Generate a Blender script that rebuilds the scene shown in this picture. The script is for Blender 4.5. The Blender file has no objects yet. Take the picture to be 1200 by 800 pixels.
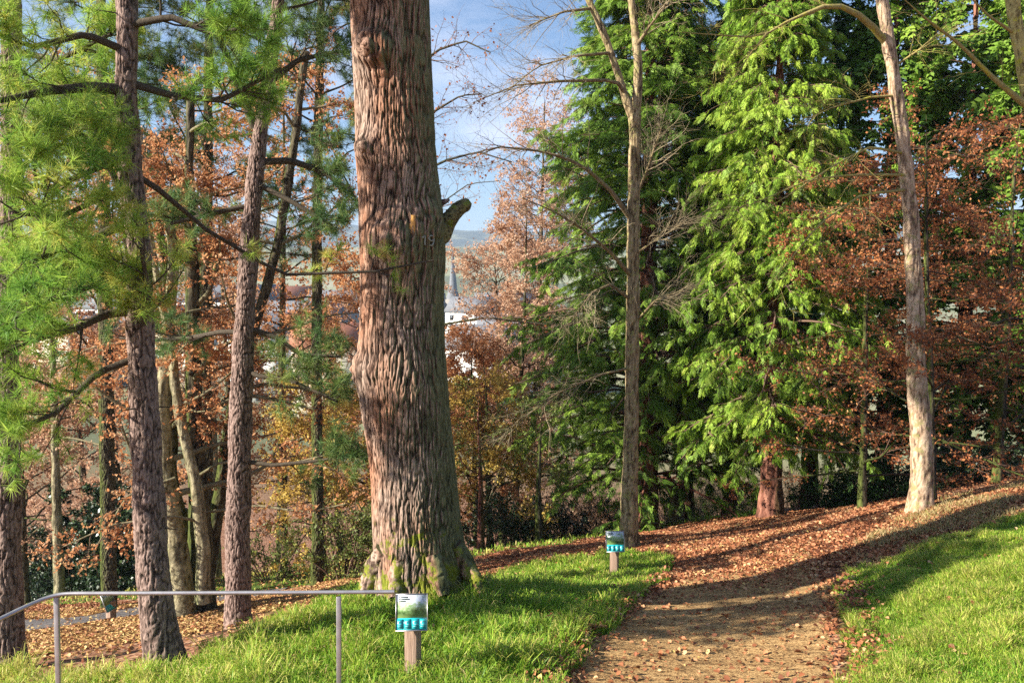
import bpy, math, random
import numpy as np
from mathutils import Matrix, Vector

R = math.radians
scene = bpy.context.scene
COL = scene.collection
F = 1050.0
PITCH = math.atan(70.0 / F)
SP, CP = math.sin(PITCH), math.cos(PITCH)
CAM = np.array([0.0, 0.0, 6.0])

# ------------------------------------------------------------------ helpers: space
def W(px, py, d):
    """world point seen at photo pixel (1200x800) at depth d"""
    u = (px - 600.0) / F
    v = (400.0 - py) / F
    y = CP + v * SP
    z = -SP + v * CP
    return np.array([u / y * d, d, z / y * d]) + CAM

def nrm(a):
    return a / np.maximum(np.linalg.norm(a, axis=-1, keepdims=True), 1e-9)

# ------------------------------------------------------------------ noise
def _h(ix, iy, iz, s):
    n = (ix.astype(np.int64) * 374761393 + iy.astype(np.int64) * 668265263 + iz.astype(np.int64) * 2147483647 + s * 1274126177) & 0xFFFFFFFF
    n = ((n ^ (n >> 13)) * 1274126177) & 0xFFFFFFFF
    n = (n ^ (n >> 16)) & 0xFFFFFFFF
    return n / 4294967295.0

def vn(p, s=0):
    p = np.asarray(p, dtype=np.float64)
    i = np.floor(p).astype(np.int64)
    f = p - i
    f = f * f * (3 - 2 * f)
    r = 0
    for a in (0, 1):
        for b in (0, 1):
            for c in (0, 1):
                w = (f[:, 0] if a else 1 - f[:, 0]) * (f[:, 1] if b else 1 - f[:, 1]) * (f[:, 2] if c else 1 - f[:, 2])
                r = r + w * _h(i[:, 0] + a, i[:, 1] + b, i[:, 2] + c, s)
    return r

def fbm(p, s=0, o=3):
    r = 0; a = 0.5; t = 0
    for k in range(o):
        r = r + a * vn(np.asarray(p) * (2 ** k), s + k * 7); t += a; a *= 0.5
    return r / t

def sst(a, b, x):
    t = np.clip((x - a) / (b - a), 0, 1)
    return t * t * (3 - 2 * t)

# ------------------------------------------------------------------ terrain
_cp = [(820,800,8.2),(483,800,7.8),(195,780,8.7),(12,787,9.5),(1200,800,7.5),(1100,800,7.8),(985,700,11),(1200,700,9.5),
       (1200,600,13),(1200,563,16.5),(1080,598,15),(905,606,21),(860,628,18),(740,642,17),(720,678,14),(640,668,15.5),
       (500,694,10.5),(590,650,18),(650,636,21),(757,622,24),(800,612,25),(278,740,12.4),(225,720,15),(100,722,17.5),
       (100,700,21.5),(400,676,20),(400,662,24),(500,655,24),(330,692,19),(1000,594,22),(1200,550,22),(420,700,10.8),(350,715,11.3),(330,800,8.0)]
_P = [W(*c) for c in _cp]
_P = [[p[0], p[1], p[2] - 6.0] for p in _P]
_P += [[0,0,-1.7],[-6,0,-2.4],[6,0,-1.3],[0,-9,-0.4],[-9,-9,-1.2],[9,-9,0.2],[0,35,-11],[-20,35,-13.5],[20,35,-8],[0,60,-19],[-30,60,-20],
       [30,60,-16],[-20,15,-7.8],[-20,5,-5.5],[20,10,-1.5],[20,22,-3.2],[30,0,0.3],[-30,-5,-4]]
_P = np.array(_P, dtype=np.float64)
def _U(r2):
    return 0.5 * r2 * np.log(np.maximum(r2, 1e-12))
_n = len(_P)
_d2 = ((_P[:, None, :2] - _P[None, :, :2]) ** 2).sum(-1)
_K = _U(_d2) + 0.6 * np.eye(_n)
_A = np.zeros((_n + 3, _n + 3)); _A[:_n, :_n] = _K; _A[:_n, _n] = 1; _A[:_n, _n+1:] = _P[:, :2]; _A[_n, :_n] = 1; _A[_n+1:, :_n] = _P[:, :2].T
_wt = np.linalg.solve(_A, np.concatenate([_P[:, 2], np.zeros(3)]))

def H(x, y):
    x = np.atleast_1d(np.asarray(x, float)).ravel(); y = np.atleast_1d(np.asarray(y, float)).ravel()
    out = np.empty(len(x))
    for s in range(0, len(x), 20000):
        xs = np.clip(x[s:s+20000], -32, 32); ys = np.clip(y[s:s+20000], -10, 62)
        r2 = (xs[:, None] - _P[None, :, 0]) ** 2 + (ys[:, None] - _P[None, :, 1]) ** 2
        out[s:s+20000] = _U(r2) @ _wt[:_n] + _wt[_n] + _wt[_n+1] * xs + _wt[_n+2] * ys
    far = -21 - 2.0 * sst(70, 200, y) + 84 * sst(620, 1600, y) + 60 * sst(1600, 4000, y)
    far = far + 5 * (fbm(np.stack([x / 160, y / 160, 0 * x], 1), 3) - 0.5)
    w = sst(42, 75, y)
    out = out * (1 - w) + far * w
    bump = (fbm(np.stack([x * 1.1, y * 1.1, 0 * x], 1), 11) - 0.5) * 0.10
    return out + bump * (1 - sst(30, 60, y)) + 6.0

def Hs(x, y):
    return float(H([x], [y])[0])

def GX(pts):
    """photo pixels -> XY on the terrain"""
    pts = np.array(pts, float)
    ds = np.concatenate([np.arange(1.5, 30, 0.05), np.arange(30, 80, 0.5)])
    out = []
    for px, py in pts:
        Q = np.array([W(px, py, d) for d in ds])
        hit = np.nonzero(Q[:, 2] < H(Q[:, 0], Q[:, 1]))[0]
        k = hit[0] if len(hit) else len(ds) - 1
        out.append(Q[k, :2])
    return np.array(out)

def inpoly(x, y, poly):
    c = np.zeros(len(x), bool)
    j = len(poly) - 1
    for i in range(len(poly)):
        xi, yi = poly[i]; xj, yj = poly[j]
        m = ((yi > y) != (yj > y)) & (x < (xj - xi) * (y - yi) / (yj - yi + 1e-12) + xi)
        c ^= m
        j = i
    return c

# ------------------------------------------------------------------ mesh building
class G:
    def __init__(s):
        s.V = []; s.T = []; s.Q = []; s.mt = []; s.mq = []; s.r = []; s.n = 0
    def add(s, V, faces, mi=0, rnd=None):
        V = np.asarray(V, float).reshape(-1, 3)
        F_ = np.asarray(faces, np.int64)
        if rnd is None: rnd = np.full(len(V), 0.5)
        s.V.append(V); s.r.append(np.broadcast_to(rnd, (len(V),)))
        if len(F_):
            if F_.shape[1] == 3:
                s.T.append(F_ + s.n); s.mt.append(np.full(len(F_), mi))
            else:
                s.Q.append(F_ + s.n); s.mq.append(np.full(len(F_), mi))
        s.n += len(V)
        return s
    def more(s, F_, base, mi=0):
        F_ = np.asarray(F_, np.int64)
        if F_.shape[1] == 3: s.T.append(F_ + base); s.mt.append(np.full(len(F_), mi))
        else: s.Q.append(F_ + base); s.mq.append(np.full(len(F_), mi))

def build(name, g, mats, root=None, base=None, smooth=False, extra=None):
    if base is None:
        base = np.array(root.location) if root is not None else np.zeros(3)
    V = np.concatenate(g.V) - np.asarray(base, float)
    me = bpy.data.meshes.new(name)
    T = np.concatenate(g.T) if g.T else np.zeros((0, 3), np.int64)
    Q = np.concatenate(g.Q) if g.Q else np.zeros((0, 4), np.int64)
    me.vertices.add(len(V)); me.vertices.foreach_set('co', V.astype(np.float32).ravel())
    me.loops.add(T.size + Q.size); me.polygons.add(len(T) + len(Q))
    me.loops.foreach_set('vertex_index', np.concatenate([T.ravel(), Q.ravel()]).astype(np.int32))
    ls = np.concatenate([np.arange(len(T)) * 3, len(T) * 3 + np.arange(len(Q)) * 4]).astype(np.int32)
    me.polygons.foreach_set('loop_start', ls)
    mi = np.concatenate(([np.concatenate(g.mt)] if g.mt else []) + ([np.concatenate(g.mq)] if g.mq else [])).astype(np.int32)
    for m in (mats if isinstance(mats, (list, tuple)) else [mats]): me.materials.append(m)
    me.polygons.foreach_set('material_index', mi)
    if smooth: me.polygons.foreach_set('use_smooth', np.ones(len(T) + len(Q), bool))
    me.update(calc_edges=True)
    a = me.attributes.new('rnd', 'FLOAT', 'POINT'); a.data.foreach_set('value', np.concatenate(g.r).astype(np.float32))
    if extra is not None:
        for k, v in extra.items():
            a = me.attributes.new(k, 'FLOAT', 'POINT'); a.data.foreach_set('value', v.astype(np.float32))
    o = bpy.data.objects.new(name, me); COL.objects.link(o)
    if root is not None: o.parent = root
    else: o.location = base
    return o

def thing(name, loc, label, cat, group=None):
    o = bpy.data.objects.new(name, None); COL.objects.link(o); o.location = tuple(float(v) for v in loc); o.empty_display_size = 0.2
    o['label'] = label; o['category'] = cat
    if group: o['group'] = group
    return o

def tagk(o, kind):
    o['kind'] = kind; return o

def frames(P):
    T = np.gradient(P, axis=-2)
    T = nrm(T)
    mean = nrm(T.mean(axis=-2, keepdims=True))
    ref = np.where(np.abs(mean[..., 2:3]) > 0.7, np.array([0, 1.0, 0]), np.array([0, 0, 1.0]))
    e1 = nrm(np.cross(ref, T)); e2 = np.cross(T, e1)
    return T, e1, e2

def tubes(g, P, rad, sides=4, mi=0, rnd=0.5):
    """P (N,K,3), rad (N,K)"""
    N, K, _ = P.shape
    if N == 0: return
    T, e1, e2 = frames(P)
    th = np.arange(sides) * 2 * math.pi / sides
    V = P[:, :, None, :] + rad[:, :, None, None] * (np.cos(th)[None, None, :, None] * e1[:, :, None, :] + np.sin(th)[None, None, :, None] * e2[:, :, None, :])
    k = np.arange(K - 1)[:, None]; j = np.arange(sides)[None, :]
    f = np.stack([k * sides + j, k * sides + (j + 1) % sides, (k + 1) * sides + (j + 1) % sides, (k + 1) * sides + j], -1).reshape(-1, 4)
    Fq = (np.arange(N)[:, None, None] * K * sides + f[None]).reshape(-1, 4)
    g.add(V.reshape(-1, 3), Fq, mi, rnd)

def curve(start, d, L, K, wob, grav, rng):
    N = len(start)
    P = np.empty((N, K, 3)); P[:, 0] = start
    d = nrm(d)
    for k in range(1, K):
        d = nrm(d + rng.normal(0, wob, (N, 3)) + np.array([0, 0, grav]))
        P[:, k] = P[:, k-1] + d * (L / (K - 1))[:, None]
    return P

def spawn(P, rad, n, t0, t1, ang, sd, rng, planar=0.0):
    N, K, _ = P.shape
    t = rng.uniform(t0, t1, (N, n)); pi = np.repeat(np.arange(N), n); t = t.ravel()
    x = t * (K - 1); i = np.minimum(x.astype(int), K - 2); f = (x - i)[:, None]
    s = P[pi, i] * (1 - f) + P[pi, i+1] * f
    T = nrm(P[pi, i+1] - P[pi, i])
    r = rad[pi, i] * (1 - f[:, 0]) + rad[pi, i+1] * f[:, 0]
    q = rng.normal(0, 1, T.shape)
    q[:, 2] *= (1 - planar)
    q = nrm(q - (q * T).sum(1, keepdims=True) * T)
    if planar: q[:, 2] *= (1 - planar); q = nrm(q)
    a = rng.normal(ang, sd, len(t))[:, None]
    return s, nrm(T * np.cos(a) + q * np.sin(a)), r, pi, t

def taper(r0, K, end=0.3):
    return r0[:, None] * np.linspace(1, end, K)[None, :]

def leafq(g, P, size, rng, mi=0, rnd=None, down=0.0, wid=0.32, flat=0.0):
    N = len(P)
    a = rng.normal(0, 1, (N, 3)); a[:, 2] -= down; a = nrm(a)
    nn = rng.normal(0, 1, (N, 3)); nn[:, 2] += flat
    b = nrm(np.cross(nn, a)); c = np.cross(a, b)
    s = size[:, None]
    V = np.stack([P, P + a * s * 0.45 + b * s * wid + c * s * 0.10, P + a * s, P + a * s * 0.45 - b * s * wid + c * s * 0.10], 1)
    Fq = np.arange(N * 4).reshape(N, 4)
    if rnd is None: rnd = rng.random(N)
    g.add(V.reshape(-1, 3), Fq, mi, np.repeat(rnd, 4))

def resample(P, n):
    P = np.asarray(P, float)
    d = np.concatenate([[0], np.cumsum(np.linalg.norm(np.diff(P[:, :3], axis=0), axis=1))])
    t = np.linspace(0, d[-1], n)
    # catmull-like smoothing: linear then blur
    Q = np.stack([np.interp(t, d, P[:, k]) for k in range(P.shape[1])], 1)
    w = max(1, int(n / (len(P)) / 3))
    if w > 1 and n > 6:
        ker = np.ones(2 * w + 1) / (2 * w + 1)
        Qp = np.concatenate([2 * Q[:1] - Q[1:w+1][::-1], Q, 2 * Q[-1:] - Q[-w-1:-1][::-1]])
        Q2 = np.stack([np.convolve(Qp[:, k], ker, 'valid') for k in range(Q.shape[1])], 1)
        Q = Q2
    return Q

def trunk_geo(PR, sides, step, seed, depth=0.02, fr=14.0, fz=1.6, flare=0.35, lobes=5, fl_h=0.35, mi=0, g=None, lump=0.06, knots=()):
    """PR: (M,4) world xyz + radius, from the ground up"""
    PR = np.asarray(PR, float)
    L = np.linalg.norm(np.diff(PR[:, :3], axis=0), axis=1).sum()
    n = max(6, int(L / step))
    Q = resample(PR, n); P = Q[:, :3]; r = Q[:, 3]
    T, e1, e2 = frames(P[None]); T, e1, e2 = T[0], e1[0], e2[0]
    th = np.arange(sides) * 2 * math.pi / sides
    ct, st_ = np.cos(th), np.sin(th)
    D = ct[None, :, None] * e1[:, None, :] + st_[None, :, None] * e2[:, None, :]
    h = (P[:, 2] - P[0, 2])[:, None] * np.ones(sides)[None]
    rr = r[:, None] * np.ones(sides)[None]
    ph = seed * 1.7
    lob = 0.5 + 0.5 * np.cos(lobes * th[None] + ph + 0.8 * np.sin(2 * th[None] + ph))
    rr = rr * (1 + flare * np.exp(-h / fl_h) * (0.35 + 0.9 * lob) + 0.05 * lob * np.exp(-h / (fl_h * 5)))
    P0 = (P[:, None, :] + D * rr[:, :, None])
    q = P0.reshape(-1, 3)
    rel = q - P[0]
    big = fbm(rel * np.array([1.6, 1.6, 0.8]) / max(0.25, r[0] * 1.5) , seed, 2) - 0.5
    warp = (fbm(rel * np.array([6, 6, 2.5]), seed + 5, 2) - 0.5) * 0.55
    s1 = vn((rel + warp[:, None] * 0.15) * np.array([fr, fr, fz]), seed + 1)
    s2 = vn((rel + warp[:, None] * 0.16) * np.array([fr * 2.0, fr * 2.0, fz * 3.2]), seed + 2)
    ridge = np.abs(2 * s1 - 1); ridge2 = np.abs(2 * s2 - 1)
    bark = sst(0.0, 0.33, ridge) * 0.6 + sst(0.0, 0.4, ridge2) * 0.4
    disp = big * lump * 2 * max(0.2, r[0]) + (bark - 0.8) * depth
    for (kp, kr, ka) in knots:
        dd = np.linalg.norm(q - np.asarray(kp), axis=1)
        bump = np.exp(-(dd / kr) ** 2)
        ring = np.cos(np.clip(dd / kr, 0, 2.2) * 9) * np.exp(-(dd / kr) ** 2)
        disp = disp + bump * ka + ring * ka * 0.18
    q = q + D.reshape(-1, 3) * disp[:, None]
    V = q
    k = np.arange(n - 1)[:, None]; j = np.arange(sides)[None, :]
    f = np.stack([k * sides + j, k * sides + (j + 1) % sides, (k + 1) * sides + (j + 1) % sides, (k + 1) * sides + j], -1).reshape(-1, 4)
    g = g or G()
    g.add(V, f, mi, bark)
    # cap
    top = len(V)
    c = P[-1]; base_i = (n - 1) * sides
    g.add(np.vstack([V[base_i:], c[None]]), np.stack([np.arange(sides), (np.arange(sides) + 1) % sides, np.full(sides, sides)], 1), mi, 0.5)
    return g

def pxline(pts, d0=None):
    """pts: (px,py,r_px[,d]) -> (M,4)"""
    out = []
    for p in pts:
        d = p[3] if len(p) > 3 else d0
        w = W(p[0], p[1], d)
        out.append([w[0], w[1], w[2], p[2] * d / F])
    return np.array(out)

def box(g, c, s, rot=None, mi=0, bev=0.0, rnd=0.5):
    sx, sy, sz = [v / 2 for v in s]
    if bev <= 0:
        V = np.array([[x, y, z] for x in (-sx, sx) for y in (-sy, sy) for z in (-sz, sz)])
        Fq = [[0,1,3,2],[4,6,7,5],[0,4,5,1],[2,3,7,6],[0,2,6,4],[1,5,7,3]]
        if rot is not None: V = V @ np.array(rot).T
        g.add(V + np.asarray(c), Fq, mi, rnd)
    else:
        import bmesh
        bm = bmesh.new(); bmesh.ops.create_cube(bm, size=1.0)
        bmesh.ops.scale(bm, vec=s, verts=bm.verts)
        bmesh.ops.bevel(bm, geom=bm.edges[:], offset=bev, segments=2, affect='EDGES', profile=0.5)
        bmesh.ops.triangulate(bm, faces=bm.faces[:])
        bm.verts.index_update()
        V = np.array([v.co[:] for v in bm.verts]); Ft = [[v.index for v in f.verts] for f in bm.faces]
        bm.free()
        if rot is not None: V = V @ np.array(rot).T
        g.add(V + np.asarray(c), Ft, mi, rnd)

def rotz(a):
    c, s = math.cos(a), math.sin(a); return np.array([[c, -s, 0], [s, c, 0], [0, 0, 1]])
def rotx(a):
    c, s = math.cos(a), math.sin(a); return np.array([[1, 0, 0], [0, c, -s], [0, s, c]])

# ------------------------------------------------------------------ materials
class NT:
    def __init__(s, name):
        s.m = bpy.data.materials.new(name); s.m.use_nodes = True
        s.t = s.m.node_tree; s.t.nodes.clear()
        s.out = s.t.nodes.new('ShaderNodeOutputMaterial')
    def n(s, ty, **kw):
        x = s.t.nodes.new(ty)
        for k, v in kw.items():
            if k.startswith('i_'):
                key = k[2:]
                x.inputs[int(key) if key.isdigit() else key.replace('_', ' ')].default_value = v
            else: setattr(x, k, v)
        return x
    def l(s, a, b): s.t.links.new(a, b)
    def ramp(s, fac, stops, interp='LINEAR'):
        r = s.n('ShaderNodeValToRGB'); r.color_ramp.interpolation = interp
        e = r.color_ramp.elements
        while len(e) < len(stops): e.new(0.5)
        for i, (p, c) in enumerate(stops): e[i].position = p; e[i].color = (*c, 1) if len(c) == 3 else c
        s.l(fac, r.inputs[0]); return r.outputs[0]
    def noise(s, vec, scale, detail=4, rough=0.55, dist=0.0):
        x = s.n('ShaderNodeTexNoise'); x.inputs['Scale'].default_value = scale; x.inputs['Detail'].default_value = detail
        x.inputs['Roughness'].default_value = rough; x.inputs['Distortion'].default_value = dist
        if vec is not None: s.l(vec, x.inputs['Vector'])
        return x.outputs['Fac']
    def mapping(s, vec, sc):
        m = s.n('ShaderNodeMapping'); m.inputs['Scale'].default_value = sc; s.l(vec, m.inputs['Vector']); return m.outputs[0]
    def mix(s, f, a, b, mode='MIX'):
        x = s.n('ShaderNodeMix', data_type='RGBA', blend_type=mode)
        for sock, v in ((0, f), (6, a), (7, b)):
            if isinstance(v, (int, float)): x.inputs[sock].default_value = v
            elif isinstance(v, tuple): x.inputs[sock].default_value = (*v, 1) if len(v) == 3 else v
            else: s.l(v, x.inputs[sock])
        return x.outputs[2]
    def math(s, op, a, b=None, c=None):
        x = s.n('ShaderNodeMath', operation=op)
        for i, v in enumerate((a, b, c)):
            if v is None: continue
            if isinstance(v, (int, float)): x.inputs[i].default_value = v
            else: s.l(v, x.inputs[i])
        return x.outputs[0]
    def attr(s, n): 
        x = s.n('ShaderNodeAttribute', attribute_name=n); return x.outputs['Fac']
    def bsdf(s, col, rough=0.8, spec=0.3, bump=None, bd=0.02, bs=0.6, metallic=0.0):
        b = s.n('ShaderNodeBsdfPrincipled')
        if isinstance(col, tuple): b.inputs['Base Color'].default_value = (*col, 1)
        else: s.l(col, b.inputs['Base Color'])
        b.inputs['Roughness'].default_value = rough; b.inputs['Specular IOR Level'].default_value = spec
        b.inputs['Metallic'].default_value = metallic
        if bump is not None:
            x = s.n('ShaderNodeBump'); x.inputs['Strength'].default_value = bs; x.inputs['Distance'].default_value = bd
            s.l(bump, x.inputs['Height']); s.l(x.outputs[0], b.inputs['Normal'])
        return b.outputs[0]
    def done(s, sh): s.l(sh, s.out.inputs['Surface']); return s.m

def m_bark(name, furrow, mid, crest, sc=1.0, fz=0.14, algae=None, al_dir=0.0, al_amt=0.5, moss=0.0, tint=None, dots=None):
    t = NT(name)
    co = t.n('ShaderNodeTexCoord').outputs['Object']
    geo = t.n('ShaderNodeNewGeometry')
    v = t.mapping(co, (1, 1, fz))
    n1 = t.noise(v, 22 * sc, 6, 0.65, 0.6)
    n2 = t.noise(v, 60 * sc, 4, 0.6, 0.2)
    b = t.attr('rnd')
    k = t.math('MULTIPLY_ADD', n1, 0.75, t.math('MULTIPLY', b, 0.45))
    k = t.math('SUBTRACT', k, t.math('MULTIPLY', n2, 0.22))
    c = t.ramp(k, [(0.30, furrow), (0.50, mid), (0.74, crest)])
    big = t.noise(t.mapping(co, (1, 1, 0.5)), 1.7, 4, 0.6)
    if tint is not None:
        c = t.mix(t.ramp(big, [(0.42, (0, 0, 0)), (0.62, (1, 1, 1))]), c, tint, 'MULTIPLY')
    if algae is not None:
        sx = t.n('ShaderNodeSeparateXYZ'); t.l(geo.outputs['Normal'], sx.inputs[0])
        a = t.math('MULTIPLY_ADD', sx.outputs[0], math.cos(al_dir), t.math('MULTIPLY', sx.outputs[1], math.sin(al_dir)))
        a = t.math('MULTIPLY_ADD', big, 1.5, a)
        px = t.n('ShaderNodeSeparateXYZ'); t.l(co, px.inputs[0])
        a = t.math('SUBTRACT', a, t.math('MULTIPLY', px.outputs[2], 0.07))
        m = t.ramp(a, [(0.45, (0, 0, 0)), (0.95, (1, 1, 1))])
        m = t.math('MULTIPLY', m, al_amt)
        ac = t.ramp(k, [(0.30, tuple(v_ * 0.25 for v_ in algae)), (0.75, algae)])
        c = t.mix(m, c, ac)
    if moss > 0:
        px = t.n('ShaderNodeSeparateXYZ'); t.l(co, px.inputs[0])
        mm = t.math('SUBTRACT', t.noise(co, 5, 5, 0.7), t.math('MULTIPLY', px.outputs[2], 0.20))
        m = t.math('MULTIPLY', t.ramp(mm, [(0.40, (0, 0, 0)), (0.47, (1, 1, 1))]), moss)
        c = t.mix(m, c, t.ramp(n2, [(0.3, (0.05, 0.07, 0.008)), (0.7, (0.26, 0.27, 0.03))]))
    if dots is not None:
        dn = t.noise(co, 9, 5, 0.7)
        c = t.mix(t.ramp(dn, [(0.54, (0, 0, 0)), (0.6, (0.8, 0.8, 0.8))]), c, dots)
    return t.done(t.bsdf(c, 0.9, 0.15, k, 0.03 / sc, 0.75))

def m_leaf(name, stops, transl=0.35, rough=0.55, spec=0.3, noise_amt=0.0):
    t = NT(name)
    c = t.ramp(t.attr('rnd'), stops)
    if noise_amt:
        co = t.n('ShaderNodeNewGeometry').outputs['Position']
        nn = t.noise(co, 0.9, 3)
        hs = t.n('ShaderNodeHueSaturation'); t.l(c, hs.inputs['Color'])
        t.l(t.math('MULTIPLY_ADD', nn, noise_amt * 2, 1 - noise_amt), hs.inputs['Value']); c = hs.outputs[0]
    p = t.bsdf(c, rough, spec)
    tr = t.n('ShaderNodeBsdfTranslucent'); t.l(c, tr.inputs[0])
    mx = t.n('ShaderNodeMixShader'); mx.inputs[0].default_value = transl
    t.l(p, mx.inputs[1]); t.l(tr.outputs[0], mx.inputs[2])
    return t.done(mx.outputs[0])

def m_plain(name, col, rough=0.6, spec=0.3, metallic=0.0, var=0.25, sc=8.0, bump=0.0):
    t = NT(name)
    co = t.n('ShaderNodeTexCoord').outputs['Object']
    n = t.noise(co, sc, 5, 0.6)
    c = t.ramp(n, [(0.25, tuple(v * (1 - var) for v in col)), (0.75, tuple(min(1, v * (1 + var)) for v in col))])
    return t.done(t.bsdf(c, rough, spec, n if bump else None, 0.01, bump, metallic))

M = {}
M['big_bark'] = m_bark('old_tree_bark', (0.014, 0.010, 0.008), (0.125, 0.082, 0.062), (0.40, 0.29, 0.23), 2.4, 0.15,
                       algae=(0.15, 0.16, 0.075), al_dir=0.1, al_amt=0.95, moss=1.0, tint=(1.0, 0.70, 0.55))
M['pine_bark'] = m_bark('pine_bark', (0.022, 0.015, 0.013), (0.13, 0.085, 0.07), (0.32, 0.225, 0.19), 2.4, 0.35, algae=(0.13, 0.13, 0.09), al_amt=0.3)
M['branch_dark'] = m_bark('dark_branch_bark', (0.02, 0.016, 0.012), (0.07, 0.055, 0.04), (0.16, 0.13, 0.09), 3, 0.5)
M['beech_bark'] = m_bark('beech_bark', (0.07, 0.06, 0.035), (0.21, 0.18, 0.105), (0.40, 0.35, 0.22), 1.2, 0.8, algae=(0.10, 0.13, 0.03), al_dir=2.6, al_amt=0.6, dots=(0.16, 0.14, 0.09))
M['stub'] = m_bark('mossy_stub_bark', (0.02, 0.02, 0.01), (0.09, 0.08, 0.04), (0.20, 0.19, 0.09), 1.2, 1.0, dots=(0.13, 0.17, 0.02))
M['dark_stem'] = m_bark('dark_stem_bark', (0.02, 0.018, 0.012), (0.06, 0.05, 0.035), (0.14, 0.12, 0.07), 1.2, 0.4, algae=(0.09, 0.12, 0.02), al_dir=3.0, al_amt=0.8)
M['thin_bark'] = m_bark('thin_tree_bark', (0.06, 0.042, 0.022), (0.20, 0.145, 0.08), (0.40, 0.31, 0.18), 1.4, 0.22, dots=(0.30, 0.28, 0.10))
M['pale_bark'] = m_bark('pale_tree_bark', (0.09, 0.058, 0.038), (0.30, 0.20, 0.13), (0.54, 0.40, 0.28), 1.3, 0.5, dots=(0.24, 0.22, 0.09))
M['red_bark'] = m_bark('conifer_bark', (0.04, 0.017, 0.012), (0.17, 0.068, 0.045), (0.34, 0.16, 0.11), 1.2, 0.12, algae=(0.11, 0.12, 0.03), al_amt=0.5)
M['twig'] = m_bark('twig_bark', (0.12, 0.09, 0.05), (0.30, 0.24, 0.15), (0.46, 0.38, 0.26), 3, 1.0)
M['twig_brown'] = m_bark('brown_twig_bark', (0.05, 0.03, 0.02), (0.16, 0.10, 0.07), (0.28, 0.19, 0.14), 3, 1.0)
M['mossy_twig'] = m_bark('mossy_limb_bark', (0.08, 0.06, 0.02), (0.32, 0.26, 0.10), (0.50, 0.42, 0.16), 2, 0.8, dots=(0.40, 0.38, 0.04))
M['needle'] = m_leaf('pine_needles', [(0.0, (0.04, 0.13, 0.04)), (0.25, (0.16, 0.33, 0.05)), (0.6, (0.36, 0.52, 0.08)), (0.88, (0.62, 0.60, 0.13)), (1.0, (0.64, 0.46, 0.14))], 0.5)
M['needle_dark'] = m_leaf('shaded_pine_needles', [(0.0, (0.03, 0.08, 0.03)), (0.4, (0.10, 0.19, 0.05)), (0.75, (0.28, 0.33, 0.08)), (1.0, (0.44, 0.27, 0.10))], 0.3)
M['cyp_bright'] = m_leaf('bright_conifer_sprays', [(0.0, (0.055, 0.11, 0.015)), (0.4, (0.19, 0.33, 0.03)), (0.8, (0.40, 0.53, 0.06)), (0.93, (0.42, 0.42, 0.12)), (1.0, (0.34, 0.19, 0.08))], 0.3, noise_amt=0.3)
M['cyp_mid'] = m_leaf('green_conifer_sprays', [(0.0, (0.04, 0.09, 0.012)), (0.45, (0.14, 0.25, 0.028)), (0.88, (0.32, 0.45, 0.06)), (1.0, (0.30, 0.20, 0.08))], 0.25, noise_amt=0.3)
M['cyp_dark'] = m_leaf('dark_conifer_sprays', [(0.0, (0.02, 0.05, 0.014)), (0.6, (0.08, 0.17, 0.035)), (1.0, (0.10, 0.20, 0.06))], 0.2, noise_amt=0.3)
M['beech_leaf'] = m_leaf('orange_beech_leaves', [(0.0, (0.26, 0.09, 0.04)), (0.4, (0.52, 0.22, 0.09)), (0.8, (0.70, 0.38, 0.18)), (1.0, (0.74, 0.53, 0.30))], 0.5)
M['rust_leaf'] = m_leaf('rust_beech_leaves', [(0.0, (0.15, 0.045, 0.02)), (0.5, (0.35, 0.115, 0.042)), (0.85, (0.58, 0.25, 0.09)), (1.0, (0.68, 0.40, 0.18))], 0.4)
M['tan_leaf'] = m_leaf('tan_leaves', [(0.0, (0.38, 0.19, 0.11)), (0.5, (0.60, 0.36, 0.23)), (1.0, (0.76, 0.57, 0.40))], 0.5)
M['gold_leaf'] = m_leaf('gold_leaves', [(0.0, (0.34, 0.20, 0.05)), (0.5, (0.55, 0.37, 0.08)), (0.9, (0.66, 0.52, 0.14)), (1.0, (0.28, 0.34, 0.06))], 0.4)
M['holly'] = m_leaf('glossy_evergreen_leaves', [(0.0, (0.012, 0.030, 0.012)), (0.7, (0.03, 0.06, 0.02)), (1.0, (0.08, 0.12, 0.04))], 0.1, 0.4, 0.5)
M['laurel'] = m_leaf('olive_leaves', [(0.0, (0.04, 0.07, 0.015)), (0.6, (0.13, 0.17, 0.035)), (1.0, (0.36, 0.34, 0.07))], 0.25)
M['grass'] = m_leaf('lawn_grass', [(0.0, (0.04, 0.11, 0.012)), (0.4, (0.14, 0.31, 0.022)), (0.75, (0.34, 0.50, 0.045)), (0.93, (0.56, 0.56, 0.11)), (1.0, (0.62, 0.48, 0.22))], 0.4, 0.5, 0.35, noise_amt=0.25)
M['litter'] = m_leaf('fallen_leaves', [(0.0, (0.10, 0.034, 0.016)), (0.35, (0.30, 0.105, 0.045)), (0.7, (0.50, 0.22, 0.10)), (0.9, (0.66, 0.42, 0.22)), (1.0, (0.62, 0.44, 0.14))], 0.15, 0.6, 0.3)
M['litter_tan'] = m_leaf('dry_yellow_leaves', [(0.0, (0.25, 0.11, 0.045)), (0.5, (0.50, 0.30, 0.11)), (1.0, (0.66, 0.49, 0.20))], 0.15, 0.6, 0.3)

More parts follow.
